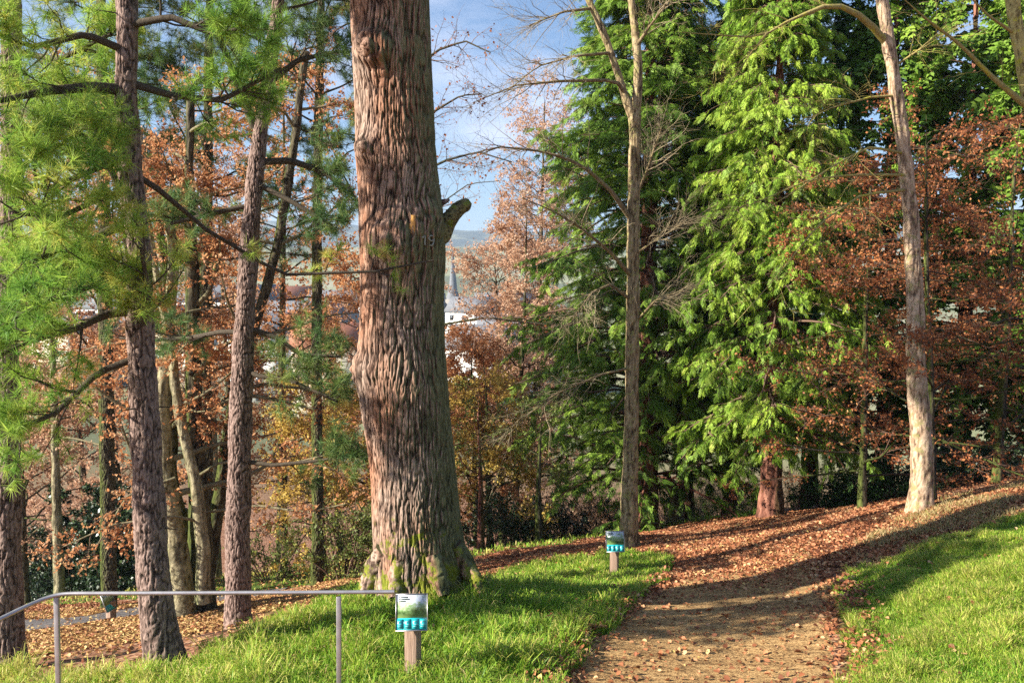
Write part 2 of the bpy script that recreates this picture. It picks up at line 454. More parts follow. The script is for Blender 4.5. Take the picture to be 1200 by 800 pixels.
def m_ground():
    t = NT('ground_soil')
    co = t.n('ShaderNodeNewGeometry').outputs['Position']
    g = t.attr('lawn'); d = t.attr('dry'); f = t.attr('valley')
    vo = t.n('ShaderNodeTexVoronoi'); vo.inputs['Scale'].default_value = 16; t.l(co, vo.inputs['Vector'])
    n = t.noise(co, 3, 6, 0.6)
    sp = t.n('ShaderNodeSeparateColor'); t.l(vo.outputs['Color'], sp.inputs[0])
    lit = t.ramp(sp.outputs[0], [(0, (0.07, 0.03, 0.018)), (0.5, (0.20, 0.09, 0.05)), (0.85, (0.34, 0.18, 0.11)), (1, (0.45, 0.30, 0.18))])
    gr = t.ramp(t.noise(co, 12, 6, 0.7), [(0.3, (0.035, 0.06, 0.012)), (0.7, (0.11, 0.17, 0.03))])
    dr = t.ramp(t.noise(co, 20, 6, 0.7), [(0.3, (0.14, 0.09, 0.04)), (0.7, (0.36, 0.25, 0.11))])
    va = t.ramp(t.noise(co, 0.006, 3), [(0.42, (0.12, 0.13, 0.07)), (0.5, (0.24, 0.25, 0.13)), (0.62, (0.30, 0.28, 0.18))])
    c = t.mix(g, lit, gr); c = t.mix(d, c, dr); c = t.mix(f, c, va)
    return t.done(t.bsdf(c, 0.95, 0.1, t.math('ADD', n, vo.outputs['Distance']), 0.03, 0.5))
M['ground'] = m_ground()

def m_path(name, a, b, c_):
    t = NT(name)
    co = t.n('ShaderNodeNewGeometry').outputs['Position']
    st = t.mapping(co, (0.8, 4.2, 1.0))  # crosswise streaks paint thin twig shadows into the colour, drawn as needle drifts
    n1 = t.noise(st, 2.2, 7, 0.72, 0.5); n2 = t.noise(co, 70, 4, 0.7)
    vo = t.n('ShaderNodeTexVoronoi'); vo.inputs['Scale'].default_value = 60; t.l(t.mapping(co, (1, 2, 1)), vo.inputs['Vector'])
    sp = t.n('ShaderNodeSeparateColor'); t.l(vo.outputs['Color'], sp.inputs[0])
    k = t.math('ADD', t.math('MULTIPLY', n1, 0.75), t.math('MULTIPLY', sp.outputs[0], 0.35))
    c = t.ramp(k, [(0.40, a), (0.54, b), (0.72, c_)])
    h = t.math('ADD', n2, t.math('MULTIPLY', n1, 1.5))
    return t.done(t.bsdf(c, 0.85, 0.2, h, 0.02, 0.7))
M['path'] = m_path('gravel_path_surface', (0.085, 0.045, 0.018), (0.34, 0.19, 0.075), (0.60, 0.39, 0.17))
M['asphalt'] = m_path('worn_asphalt', (0.06, 0.055, 0.055), (0.12, 0.11, 0.11), (0.20, 0.18, 0.17))
M['metal'] = m_plain('galvanised_steel', (0.42, 0.40, 0.41), 0.42, 0.5, 0.75, 0.2, 14, 0.05)
M['dark_metal'] = m_plain('weathered_steel', (0.22, 0.215, 0.21), 0.5, 0.5, 0.7, 0.25, 14, 0.05)
M['post_wood'] = m_bark('weathered_post_wood', (0.16, 0.10, 0.07), (0.30, 0.20, 0.15), (0.44, 0.33, 0.25), 1.6, 0.08)
M['cut_wood'] = m_plain('fresh_orange_wood', (0.55, 0.28, 0.08), 0.8, 0.2, 0, 0.35, 12, 0.3)
M['paint_white'] = m_plain('faded_white_paint', (0.30, 0.31, 0.26), 0.8, 0.2, 0, 0.2, 60)
M['teal'] = m_plain('teal_print', (0.02, 0.45, 0.47), 0.25, 0.5, 0, 0.06, 20)
M['teal_dark'] = m_plain('dark_teal_print', (0.012, 0.32, 0.35), 0.25, 0.5, 0, 0.08, 60)
M['teal_light'] = m_plain('pale_teal_print', (0.22, 0.62, 0.62), 0.25, 0.5, 0, 0.08, 60)
M['ink'] = m_plain('dark_print', (0.06, 0.08, 0.07), 0.3, 0.5, 0, 0.3, 30)
def m_print(seed):
    t = NT('printed_tree_picture')
    co = t.n('ShaderNodeTexCoord').outputs['Generated']
    sx = t.n('ShaderNodeSeparateXYZ'); t.l(co, sx.inputs[0])
    mp = t.n('ShaderNodeMapping'); mp.inputs['Location'].default_value = (seed, seed * 2.3, 0); t.l(co, mp.inputs[0])
    n = t.noise(mp.outputs[0], 4.2, 6, 0.72); n2 = t.noise(mp.outputs[0], 16, 5, 0.75)
    lo = t.math('MULTIPLY', t.math('SUBTRACT', 0.55, sx.outputs[2]), 0.55)
    k = t.math('ADD', t.math('ADD', n, lo), t.math('MULTIPLY', t.math('SUBTRACT', n2, 0.5), 0.55))
    c = t.ramp(k, [(0.36, (0.60, 0.66, 0.74)), (0.46, (0.36, 0.46, 0.28)), (0.60, (0.16, 0.27, 0.10)), (0.8, (0.06, 0.11, 0.04))])
    c = t.mix(t.math('MULTIPLY', t.ramp(sx.outputs[2], [(0.0, (1, 1, 1)), (0.2, (0, 0, 0))]), 0.8), c, (0.30, 0.44, 0.14))
    return t.done(t.bsdf(c, 0.22, 0.5))
M['print1'] = m_print(1.3); M['print2'] = m_print(4.1)
M['wall_white'] = m_plain('white_render', (0.78, 0.76, 0.72), 0.9, 0.1, 0, 0.05, 0.5)
M['wall_cream'] = m_plain('cream_render', (0.68, 0.60, 0.46), 0.9, 0.1, 0, 0.06, 0.5)
M['wall_grey'] = m_plain('grey_render', (0.50, 0.50, 0.50), 0.9, 0.1, 0, 0.06, 0.5)
M['roof_red'] = m_plain('red_tile_roof', (0.30, 0.12, 0.07), 0.85, 0.2, 0, 0.25, 1.5)
M['roof_grey'] = m_plain('slate_roof', (0.14, 0.145, 0.16), 0.7, 0.3, 0, 0.2, 1.5)
M['glass'] = m_plain('dark_window', (0.05, 0.06, 0.07), 0.15, 0.5, 0, 0.2, 1.0)
M['stone'] = m_plain('church_stone', (0.24, 0.22, 0.20), 0.9, 0.1, 0, 0.15, 0.4)
def m_hills():
    t = NT('forested_hill')
    co = t.n('ShaderNodeNewGeometry').outputs['Position']
    c = t.ramp(t.noise(co, 0.012, 7, 0.65), [(0.4, (0.035, 0.05, 0.03)), (0.52, (0.07, 0.08, 0.045)), (0.6, (0.16, 0.17, 0.09))])
    return t.done(t.bsdf(c, 0.95, 0.1))
M['hill'] = m_hills()

# ------------------------------------------------------------------ zones on the terrain
LAWN_L = GX([(-160,860),(-160,800),(0,800),(90,800),(200,786),(300,752),(352,724),(400,700),(430,702),(560,690),(590,674),(640,661),(700,650),(772,652),
             (792,664),(765,690),(735,715),(712,740),(690,765),(652,800),(625,860)])
LAWN_R = GX([(985,870),(985,800),(978,740),(986,690),(1004,670),(1060,651),(1130,628),(1200,606),(1290,594),(1380,602),(1500,870)])
DRY = GX([(980,665),(985,648),(1040,612),(1062,600),(1120,585),(1200,566),(1290,560),(1290,598),(1200,610),(1130,632),(1060,655),(1004,674),(985,700)])
STRIP1 = GX([(545,668),(600,653),(660,640),(728,628),(735,616),(640,628),(545,648)])
STRIP2 = GX([(765,622),(800,614),(860,606),(893,604),(893,592),(800,595),(765,604)])
STRIP3 = GX([(-60,722),(60,712),(200,700),(330,690),(430,676),(430,655),(330,664),(200,680),(0,700),(-60,706)])
def near_poly(x, y, poly, wob=0.25, seed=1):
    q = np.stack([x * 1.3, y * 1.3, 0 * x], 1)
    dx = (fbm(q, seed) - 0.5) * 2 * wob; dy = (fbm(q + 37.7, seed + 9) - 0.5) * 2 * wob
    return inpoly(x + dx, y + dy, poly)

PATH_C = []   # (x, y, half width)
for (lx, rx, py) in [(655,980,800),(700,982,750),(746,985,700),(775,986,676),(806,984,655),(822,972,640),(800,940,631)]:
    a, b = GX([(lx, py), (rx, py)])
    PATH_C.append([(a[0]+b[0])/2, (a[1]+b[1])/2, abs(b[0]-a[0])/2])
c0 = PATH_C[0]
PATH_C = [[c0[0]-0.7, 1.0, 1.2], [c0[0]-0.25, 5.0, c0[2]]] + PATH_C
for (px, py, hw) in [(740,637,1.3),(690,642,1.2),(600,656,1.2)]:
    a = GX([(px, py)])[0]; PATH_C.append([a[0], a[1], hw])
PATH_C = np.array(PATH_C)
PATH_S = resample(PATH_C, 260)
ASPH = GX([(-120,745),(0,738),(60,732),(110,726),(165,716),(215,707),(260,701),(320,695)])
ASPH_S = resample(np.column_stack([ASPH, np.full(len(ASPH), 1.0)]), 90)
def dist_line(x, y, S):
    best = np.full(len(x), 1e9); hw = np.zeros(len(x))
    for a in S[::2]:
        d = np.hypot(x - a[0], y - a[1]); m = d < best
        best[m] = d[m]; hw[m] = a[2]
    return best, hw

# ------------------------------------------------------------------ ground sheet
def make_ground():
    xs = np.concatenate([-np.geomspace(16, 5000, 40)[::-1], np.arange(-15.9, 16, 0.14), np.geomspace(16, 5000, 40)])
    ys = np.concatenate([-np.geomspace(3, 400, 14)[::-1], np.arange(-2.9, 34, 0.14), np.geomspace(34, 7000, 80)])
    X, Y = np.meshgrid(xs, ys)
    x, y = X.ravel(), Y.ravel()
    z = H(x, y)
    nx, ny = len(xs), len(ys)
    i = np.arange(ny - 1)[:, None]; j = np.arange(nx - 1)[None]
    f = np.stack([i*nx+j, i*nx+j+1, (i+1)*nx+j+1, (i+1)*nx+j], -1).reshape(-1, 4)
    lawn = np.zeros(len(x)); dry = np.zeros(len(x))
    m = (np.abs(x) < 17) & (y < 35) & (y > -4)
    xi, yi = x[m], y[m]
    lw = near_poly(xi, yi, LAWN_L) | near_poly(xi, yi, LAWN_R) | near_poly(xi, yi, STRIP1) | near_poly(xi, yi, STRIP2) | near_poly(xi, yi, STRIP3)
    lawn[m] = lw; dry[m] = near_poly(xi, yi, DRY, 0.4) & ~lw
    far = sst(75, 120, y)
    g = G().add(np.stack([x, y, z], 1), f)
    o = build('ground', g, M['ground'], smooth=True, extra={'lawn': lawn, 'dry': dry * 0.8, 'valley': far})
    tagk(o, 'structure')
make_ground()

def ribbon(name, S, mat, wob, lift, seed):
    n = len(S); K = 13
    T = nrm(np.gradient(S[:, :2], axis=0)); N = np.stack([-T[:, 1], T[:, 0]], 1)
    t = np.linspace(-1, 1, K)
    q = np.stack([np.arange(n) * 0.35, np.zeros(n), np.zeros(n)], 1)
    wl = 1 + (fbm(q, seed) - 0.5) * wob; wr = 1 + (fbm(q + 50, seed + 3) - 0.5) * wob
    w = np.where(t[None] < 0, -t[None] * -wl[:, None], t[None] * wr[:, None]) * S[:, 2:3]
    x = S[:, 0:1] + N[:, 0:1] * w; y = S[:, 1:2] + N[:, 1:2] * w
    z = H(x.ravel(), y.ravel()).reshape(x.shape) + lift
    z[:, 0] -= lift + 0.03; z[:, -1] -= lift + 0.03
    i = np.arange(n-1)[:, None]; j = np.arange(K-1)[None]
    f = np.stack([i*K+j, i*K+j+1, (i+1)*K+j+1, (i+1)*K+j], -1).reshape(-1, 4)
    o = build(name, G().add(np.stack([x.ravel(), y.ravel(), z.ravel()], 1), f), mat, smooth=True)
    tagk(o, 'structure')
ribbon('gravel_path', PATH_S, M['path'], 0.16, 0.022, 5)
ribbon('asphalt_path', ASPH_S, M['asphalt'], 0.12, 0.03, 8)

# hills across the valley
def make_hills():
    xs = np.linspace(-5000, 5000, 220); ys = np.linspace(2300, 5200, 40)
    X, Y = np.meshgrid(xs, ys); x, y = X.ravel(), Y.ravel()
    t = (y - 2300) / 2900
    h = 55 + 135 * sst(0, 0.35, t) * (0.55 + 0.9 * fbm(np.stack([x / 900, y / 1400, 0*x], 1), 21, 4)) + 22 * fbm(np.stack([x/45, y/45, 0*x], 1), 22, 2)
    h = h - 120 * (1 - sst(0, 0.15, t))
    nx, ny = 220, 40
    i = np.arange(ny-1)[:, None]; j = np.arange(nx-1)[None]
    f = np.stack([i*nx+j, i*nx+j+1, (i+1)*nx+j+1, (i+1)*nx+j], -1).reshape(-1, 4)
    tagk(build('hills', G().add(np.stack([x, y, h], 1), f), M['hill'], smooth=True), 'structure')
make_hills()

# ------------------------------------------------------------------ grass
def blades(g, x, y, h, w, rng, rnd, mi=0, lean=0.45):
    N = len(x); z = H(x, y) - 0.01
    P = np.stack([x, y, z], 1)
    a = rng.uniform(0, 2*math.pi, N); b = np.stack([np.cos(a), np.sin(a), 0*a], 1)
    l = rng.uniform(0, 2*math.pi, N); ld = np.stack([np.cos(l), np.sin(l), 0*l], 1) * (rng.uniform(0.1, 1, N) * lean)[:, None]
    up = np.array([0, 0, 1.0])
    hh = h[:, None]; ww = (w[:, None])
    m1 = P + (up * 0.55 + ld * 0.25) * hh
    m2 = P + (up * 0.88 + ld * 0.75) * hh
    tip = P + (up * (1.0 - 0.25 * lean) + ld * 1.35) * hh
    V = np.stack([P - b*ww, P + b*ww, m1 + b*ww*0.9, m1 - b*ww*0.9, m2 + b*ww*0.6, m2 - b*ww*0.6, tip], 1).reshape(-1, 3)
    i0 = (np.arange(N) * 7)[:, None]
    base = g.n
    g.add(V, np.concatenate([i0 + np.array([[0, 1, 2, 3]]), i0 + np.array([[3, 2, 4, 5]])]), mi, np.repeat(rnd, 7))
    g.more(i0 + np.array([[5, 4, 6]]), base, mi)

def make_grass():
    rng = np.random.default_rng(5)
    g = G()
    def region(poly, n, hmin, hmax, wid, seed, dens_noise=0.5, rbias=0.0, wob=0.3, keep=None):
        lo = poly.min(0) - 0.3; hi = poly.max(0) + 0.3
        lo[1] = max(lo[1], 3.5)
        A = (hi - lo).prod()
        x = rng.uniform(lo[0], hi[0], n); y = rng.uniform(lo[1], hi[1], n)
        m = near_poly(x, y, poly, wob)
        # cull far outside view
        m &= np.abs(x) < y * 0.66 + 0.8
        x, y = x[m], y[m]
        cl = fbm(np.stack([x*2.2, y*2.2, 0*x], 1), seed)
        fine = vn(np.stack([x*7, y*7, 0*x], 1), seed + 4)
        k = rng.random(len(x)) < sst(0.22, 0.5, cl * 0.6 + fine * 0.4) * (1 - dens_noise) + dens_noise
        d, hw = dist_line(x, y, PATH_S)
        k &= d > hw * (0.97 + 0.1 * rng.normal(0, 1, len(d)))
        if keep is not None: k &= keep(x, y, rng)
        x, y, cl, fine = x[k], y[k], cl[k], fine[k]
        h = rng.uniform(hmin, hmax, len(x)) * (1 - 0.4 * sst(10, 13.5, y)) * (0.30 + 1.5 * cl * (0.35 + fine))
        r = np.clip(0.18 + 0.55 * cl + 0.2 * fine + rng.normal(0, 0.2, len(x)) + rbias + 0.25 * sst(-1.0, -4.5, x), 0, 0.95)
        dead = rng.random(len(x)) < 0.09 + 0.25 * sst(-1.5, -4.5, x); r[dead] = rng.uniform(0.92, 1, dead.sum())
        w = np.full(len(x), wid) * rng.uniform(0.6, 1.3, len(x)) * (1 + np.maximum(y - 9, 0) * 0.06)
        blades(g, x, y, h, w, rng, r, lean=0.75)
    region(LAWN_L, 520000, 0.05, 0.25, 0.0048, 31, 0.30)
    region(LAWN_R, 620000, 0.05, 0.17, 0.0040, 41, 0.5, 0.10)
    region(STRIP1, 50000, 0.10, 0.24, 0.008, 51, 0.7, 0.1, 0.12)
    region(STRIP2, 60000, 0.10, 0.24, 0.009, 52, 0.7, 0.15, 0.12)
    region(STRIP3, 90000, 0.08, 0.2, 0.008, 53, 0.7, 0.1, 0.12)
    o = build('grass', g, M['grass']); tagk(o, 'stuff')
    print('grass blades', sum(len(t) for t in g.T))
make_grass()

M['dry_grass'] = m_leaf('dry_bank_grass', [(0.0, (0.20, 0.22, 0.05)), (0.4, (0.42, 0.33, 0.13)), (1.0, (0.62, 0.47, 0.25))], 0.3)
def make_dry():
    rng = np.random.default_rng(15)
    g = G()
    lo = DRY.min(0) - 0.3; hi = DRY.max(0) + 0.3
    n = 90000
    x = rng.uniform(lo[0], hi[0], n); y = rng.uniform(lo[1], hi[1], n)
    m = near_poly(x, y, DRY, 0.5) & (np.abs(x) < y * 0.66 + 0.5)
    x, y = x[m], y[m]
    c = fbm(np.stack([x*1.8, y*1.8, 0*x], 1), 77); k = rng.random(len(x)) < 0.5 * sst(0.35, 0.6, c); x, y, c = x[k], y[k], c[k]
    blades(g, x, y, rng.uniform(0.05, 0.16, len(x)), np.full(len(x), 0.004), rng, rng.uniform(0.0, 1.0, len(x)), lean=1.0)
    o = build('dry_grass', g, M['dry_grass']); tagk(o, 'stuff')
make_dry()

# ------------------------------------------------------------------ fallen leaves
def make_litter():
    rng = np.random.default_rng(8)
    band = GX([(-80,790),(-80,700),(120,712),(200,702),(330,686),(420,668),(560,656),(640,640),(700,628),(780,622),(830,608),(890,604),(960,598),(1062,590),
               (1075,600),(985,652),(985,668),(800,668),(780,648),(640,657),(570,690),(430,702),(330,712),(200,748),(-80,790)])
    N = 1300000
    x = rng.uniform(-13, 14, N); y = rng.uniform(4.5, 31, N)
    m = np.abs(x) < y * 0.64 + 0.6; x, y = x[m], y[m]
    d, hw = dist_line(x, y, PATH_S)
    inb = near_poly(x, y, band, 0.3)
    ll = near_poly(x, y, LAWN_L) | near_poly(x, y, LAWN_R)
    dry = near_poly(x, y, DRY)
    cl = fbm(np.stack([x*1.4, y*1.4, 0*x], 1), 61)
    e = d / np.maximum(hw, .1)
    den = np.full(len(x), 0.05)
    den[inb] = 0.95
    den[dry] = 0.85
    den[ll] = 0.012 + 0.22 * sst(-1.2, -4.0, x[ll]) * sst(0.4, 0.55, cl[ll])
    onp = e < 1.0
    pd = 0.07 + 0.35 * sst(0.72, 1.0, e) + 0.9 * sst(11.6, 15.0, y + cl * 2.4 - 1.2)
    pd = pd * (0.4 + 1.2 * cl)
    den[onp] = np.clip(pd[onp], 0, 1)
    edge = (e >= 1.0) & (d - hw < 0.5)
    den[edge] = np.maximum(den[edge], 0.6 * (1 - (d - hw)[edge] / 0.5))
    ad, ahw = dist_line(x, y, ASPH_S); oa = ad < ahw
    den[oa] = 0.035
    stp = near_poly(x, y, STRIP1, 0.1) | near_poly(x, y, STRIP2, 0.1) | near_poly(x, y, STRIP3, 0.1)
    den[stp & (e > 1.1)] = 0.04
    far = y > 24; den[far] *= 0.25
    k = rng.random(len(x)) < den * 0.70 * (0.55 + 0.9 * fbm(np.stack([x*3, y*3, 0*x], 1), 66))
    x, y, cl, dry = x[k], y[k], cl[k], dry[k]; ll = ll[k]; inb = inb[k]
    z = H(x, y) + rng.uniform(0.012, 0.05, len(x)) + np.where(ll, 0.06, 0)
    P = np.stack([x, y, z], 1)
    size = 0.03 + 0.06 * rng.beta(1.6, 2.6, len(x))
    N = len(x)
    a = rng.normal(0, 1, (N, 3)); a[:, 2] *= 0.35; a = nrm(a)
    nn = rng.normal(0, 0.5, (N, 3)); nn[:, 2] += 1.0
    b = nrm(np.cross(nn, a)); c = np.cross(a, b); s = size[:, None]
    curl = rng.uniform(-0.05, 0.3, N)[:, None]
    # six point leaf folded on its midrib
    V = np.stack([P - a*s*.5, P - a*s*.15 + b*s*.34 + c*s*curl, P + a*s*.22 + b*s*.28 + c*s*curl, P + a*s*.5, P + a*s*.22 - b*s*.28 + c*s*curl, P - a*s*.15 - b*s*.34 + c*s*curl], 1).reshape(-1, 3)
    i0 = (np.arange(N) * 6)[:, None]
    yel = (x < -1.0) & (y < 19)
    mi = yel & (rng.random(N) < 0.75)
    r = np.clip(rng.beta(1.4, 1.7, N) + (cl - 0.5) * 0.4, 0, 1)
    for sel, name, mat in ((~mi, 'leaf_litter', M['litter']), (mi, 'yellow_leaf_litter', M['litter_tan'])):
        ids = np.nonzero(sel)[0]
        Vs = V.reshape(N, 6, 3)[ids].reshape(-1, 3); j0 = (np.arange(len(ids)) * 6)[:, None]
        g = G().add(Vs, np.concatenate([j0 + np.array([[0, 1, 2, 3]]), j0 + np.array([[3, 4, 5, 0]])]), 0, np.repeat(r[ids], 6))
        tagk(build(name, g, mat), 'stuff')
    print('litter', N)
make_litter()

# ------------------------------------------------------------------ tree kit
def base_of(PR):
    return PR[0, :3]

def ground_base(px, py, d):
    p = W(px, py, d); p[2] = Hs(p[0], p[1]) - 0.12; return p

def root_on_ground(PR):
    """extend the first point down to the soil"""
    PR = PR.copy(); z = Hs(PR[0, 0], PR[0, 1]) - 0.15
    first = PR[0].copy(); first[2] = z
    if PR[0, 2] > z + 0.05: return np.vstack([first, PR])
    PR[0, 2] = z; return PR

def twigs(gw, gl, P, rad, rng, n2, n3, l2, l3, ang=0.9, planar=0.3, grav=0.0, leaf=None, per=6, mi=0, wob=0.18, sides=3, t0=0.25, r3=0.0024, hang=0.4, flat=0.0, rtint=None):
    s, d, r, pi, t = spawn(P, rad, n2, t0, 1.0, ang, 0.25, rng, planar)
    L = l2 * rng.uniform(0.5, 1.2, len(s)) * (1.15 - 0.6 * t) if leaf else l2 * rng.uniform(0.35, 1.2, len(s))
    P2 = curve(s, d, L, 6, wob, grav, rng); R2 = taper(np.minimum(r * 0.55, 0.005 + 0.006 * L), 6, 0.3)
    if gw is not None: tubes(gw, P2, R2, sides, mi)
    if n3:
        s3, d3, r3_, pi3, t3 = spawn(P2, R2, n3, 0.15, 1.0, 0.8, 0.3, rng, planar)
        L3 = l3 * rng.uniform(0.4, 1.2, len(s3))
        P3 = curve(s3, d3, L3, 4, wob * 1.2, grav, rng); R3 = taper(np.full(len(s3), r3), 4, 0.5)
        if gw is not None: tubes(gw, P3, R3, 3, mi)
    else: P3 = P2
    if leaf:
        size, = leaf[:1]
        N = len(P3) * per
        t = rng.uniform(0.1, 1, (len(P3), per)) * (P3.shape[1] - 1)
        i = np.minimum(t.astype(int), P3.shape[1] - 2); f = (t - i)[..., None]
        a = np.arange(len(P3))[:, None]
        Q = (P3[a, i] * (1 - f) + P3[a, i+1] * f).reshape(-1, 3) + rng.normal(0, 0.02, (N, 3))
        r = rng.random(N)
        cl = np.repeat(np.repeat(rng.random(len(s)), max(1, n3)), per)[:N]
        leafq(gl, Q, size * rng.uniform(0.65, 1.25, N), rng, 0, np.clip(0.55 * r + 0.45 * cl, 0, 1), down=hang, flat=flat)
    return P2, P3

def star_limbs(trunk, rng, n, t0, t1, length, up=0.3, K=9, wob=0.12, grav=0.0, rf=0.4, lprof=None):
    """limbs all round a trunk (M,4) -> P (n,K,3), rad"""
    Q = resample(trunk, 60)
    t = np.sort(rng.uniform(t0, t1, n)); i = (t * 59).astype(int)
    s = Q[i, :3]; r = Q[i, 3]
    az = np.arange(n) * 2.399 + rng.uniform(-0.5, 0.5, n)
    u = rng.normal(up, 0.15, n)
    d = np.stack([np.cos(az), np.sin(az), u], 1)
    tt = (t - t0) / max(1e-6, t1 - t0)
    L = length * rng.uniform(0.7, 1.15, n) * (lprof(tt) if lprof else 1.0)
    P = curve(s, d, L, K, wob, grav, rng)
    return P, taper(np.maximum(r * rf, 0.012), K, 0.25), tt

def put_limbs(P, R_, mat, root, n_parts=99, sides=7, name='limb', g_rest=None):
    for k in range(len(P)):
        g = G(); tubes(g, P[k:k+1], R_[k:k+1], sides)
        if k < n_parts: build(name, g, mat, root, smooth=True)
        elif g_rest is not None: tubes(g_rest, P[k:k+1], R_[k:k+1], sides)

# ---- cypress spray template
def spray_tpl(rng, n=6, narrow=0.07):
    V = []; Fq = []
    def leaflet(o, d, l, w, zc):
        b = np.array([-d[1], d[0], 0]) * w
        i = len(V)
        V.extend([o, o + d * l * 0.5 + b + [0, 0, zc], o + d * l + [0, 0, -l * 0.15], o + d * l * 0.5 - b + [0, 0, zc]])
        Fq.append([i, i+1, i+2, i+3])
    pts = [np.array([x, 0.02 * math.sin(7 * x), -0.18 * x * x]) for x in np.linspace(0, 0.82, n)]
    for k in range(n):
        l = 0.5 * (1 - 0.55 * k / n) * rng.uniform(0.8, 1.15)
        for sg in (-1, 1):
            a = sg * rng.uniform(0.5, 0.85)
            leaflet(pts[k], np.array([math.cos(a), math.sin(a), 0]), l, narrow * l * 1.7, rng.uniform(-0.02, 0.02))
    leaflet(pts[-1], np.array([1.0, 0, 0]), 0.35, narrow * 0.5, 0)
    leaflet(pts[0], np.array([1.0, 0, 0]), 0.6, narrow * 0.45, 0)
    return np.array(V), np.array(Fq)

def put_tpl(g, tpls, P, D, size, rng, mi=0, rnd=None, roll_sd=0.5, up=(0, 0, 1.0)):
    N = len(P); D = nrm(D)
    upv = np.asarray(up) + rng.normal(0, roll_sd, (N, 3))
    S = nrm(np.cross(upv, D)); Nn = np.cross(D, S)
    which = rng.integers(0, len(tpls), N)
    if rnd is None: rnd = rng.random(N)
    for k, (TV, TF) in enumerate(tpls):
        ids = np.nonzero(which == k)[0]
        if not len(ids): continue
        V = P[ids, None, :] + size[ids, None, None] * (TV[None, :, 0:1] * D[ids, None] + TV[None, :, 1:2] * S[ids, None] + TV[None, :, 2:3] * Nn[ids, None])
        Ft = (np.arange(len(ids))[:, None, None] * len(TV) + TF[None]).reshape(-1, TF.shape[1])
        g.add(V.reshape(-1, 3), Ft, mi, np.repeat(rnd[ids], len(TV)))

_r = np.random.default_rng(3)
SPRAYS = [spray_tpl(_r) for _ in range(6)]
SPRAYS_LOW = [spray_tpl(_r, 3, 0.17) for _ in range(4)]

def tuft_tpl(rng, n=26, wid=0.019, spread=1.0):
    V = []; Ft = []
    for k in range(n):
        th = rng.uniform(0, 2 * math.pi); ph = math.acos(1 - rng.uniform(0, 1) ** 0.8 * spread)
        d = np.array([math.cos(ph), math.sin(ph) * math.cos(th), math.sin(ph) * math.sin(th)])
        s = nrm(np.cross(d, rng.normal(0, 1, 3)))
        l = rng.uniform(0.75, 1.1); o = np.array([rng.uniform(-0.25, 0.1), 0, 0])
        sag = np.array([0, 0, -0.0])
        i = len(V); V.extend([o - s * wid, o + s * wid, o + d * l + sag]); Ft.append([i, i+1, i+2])
    return np.array(V), np.array(Ft)
TUFTS = [tuft_tpl(_r) for _ in range(6)]

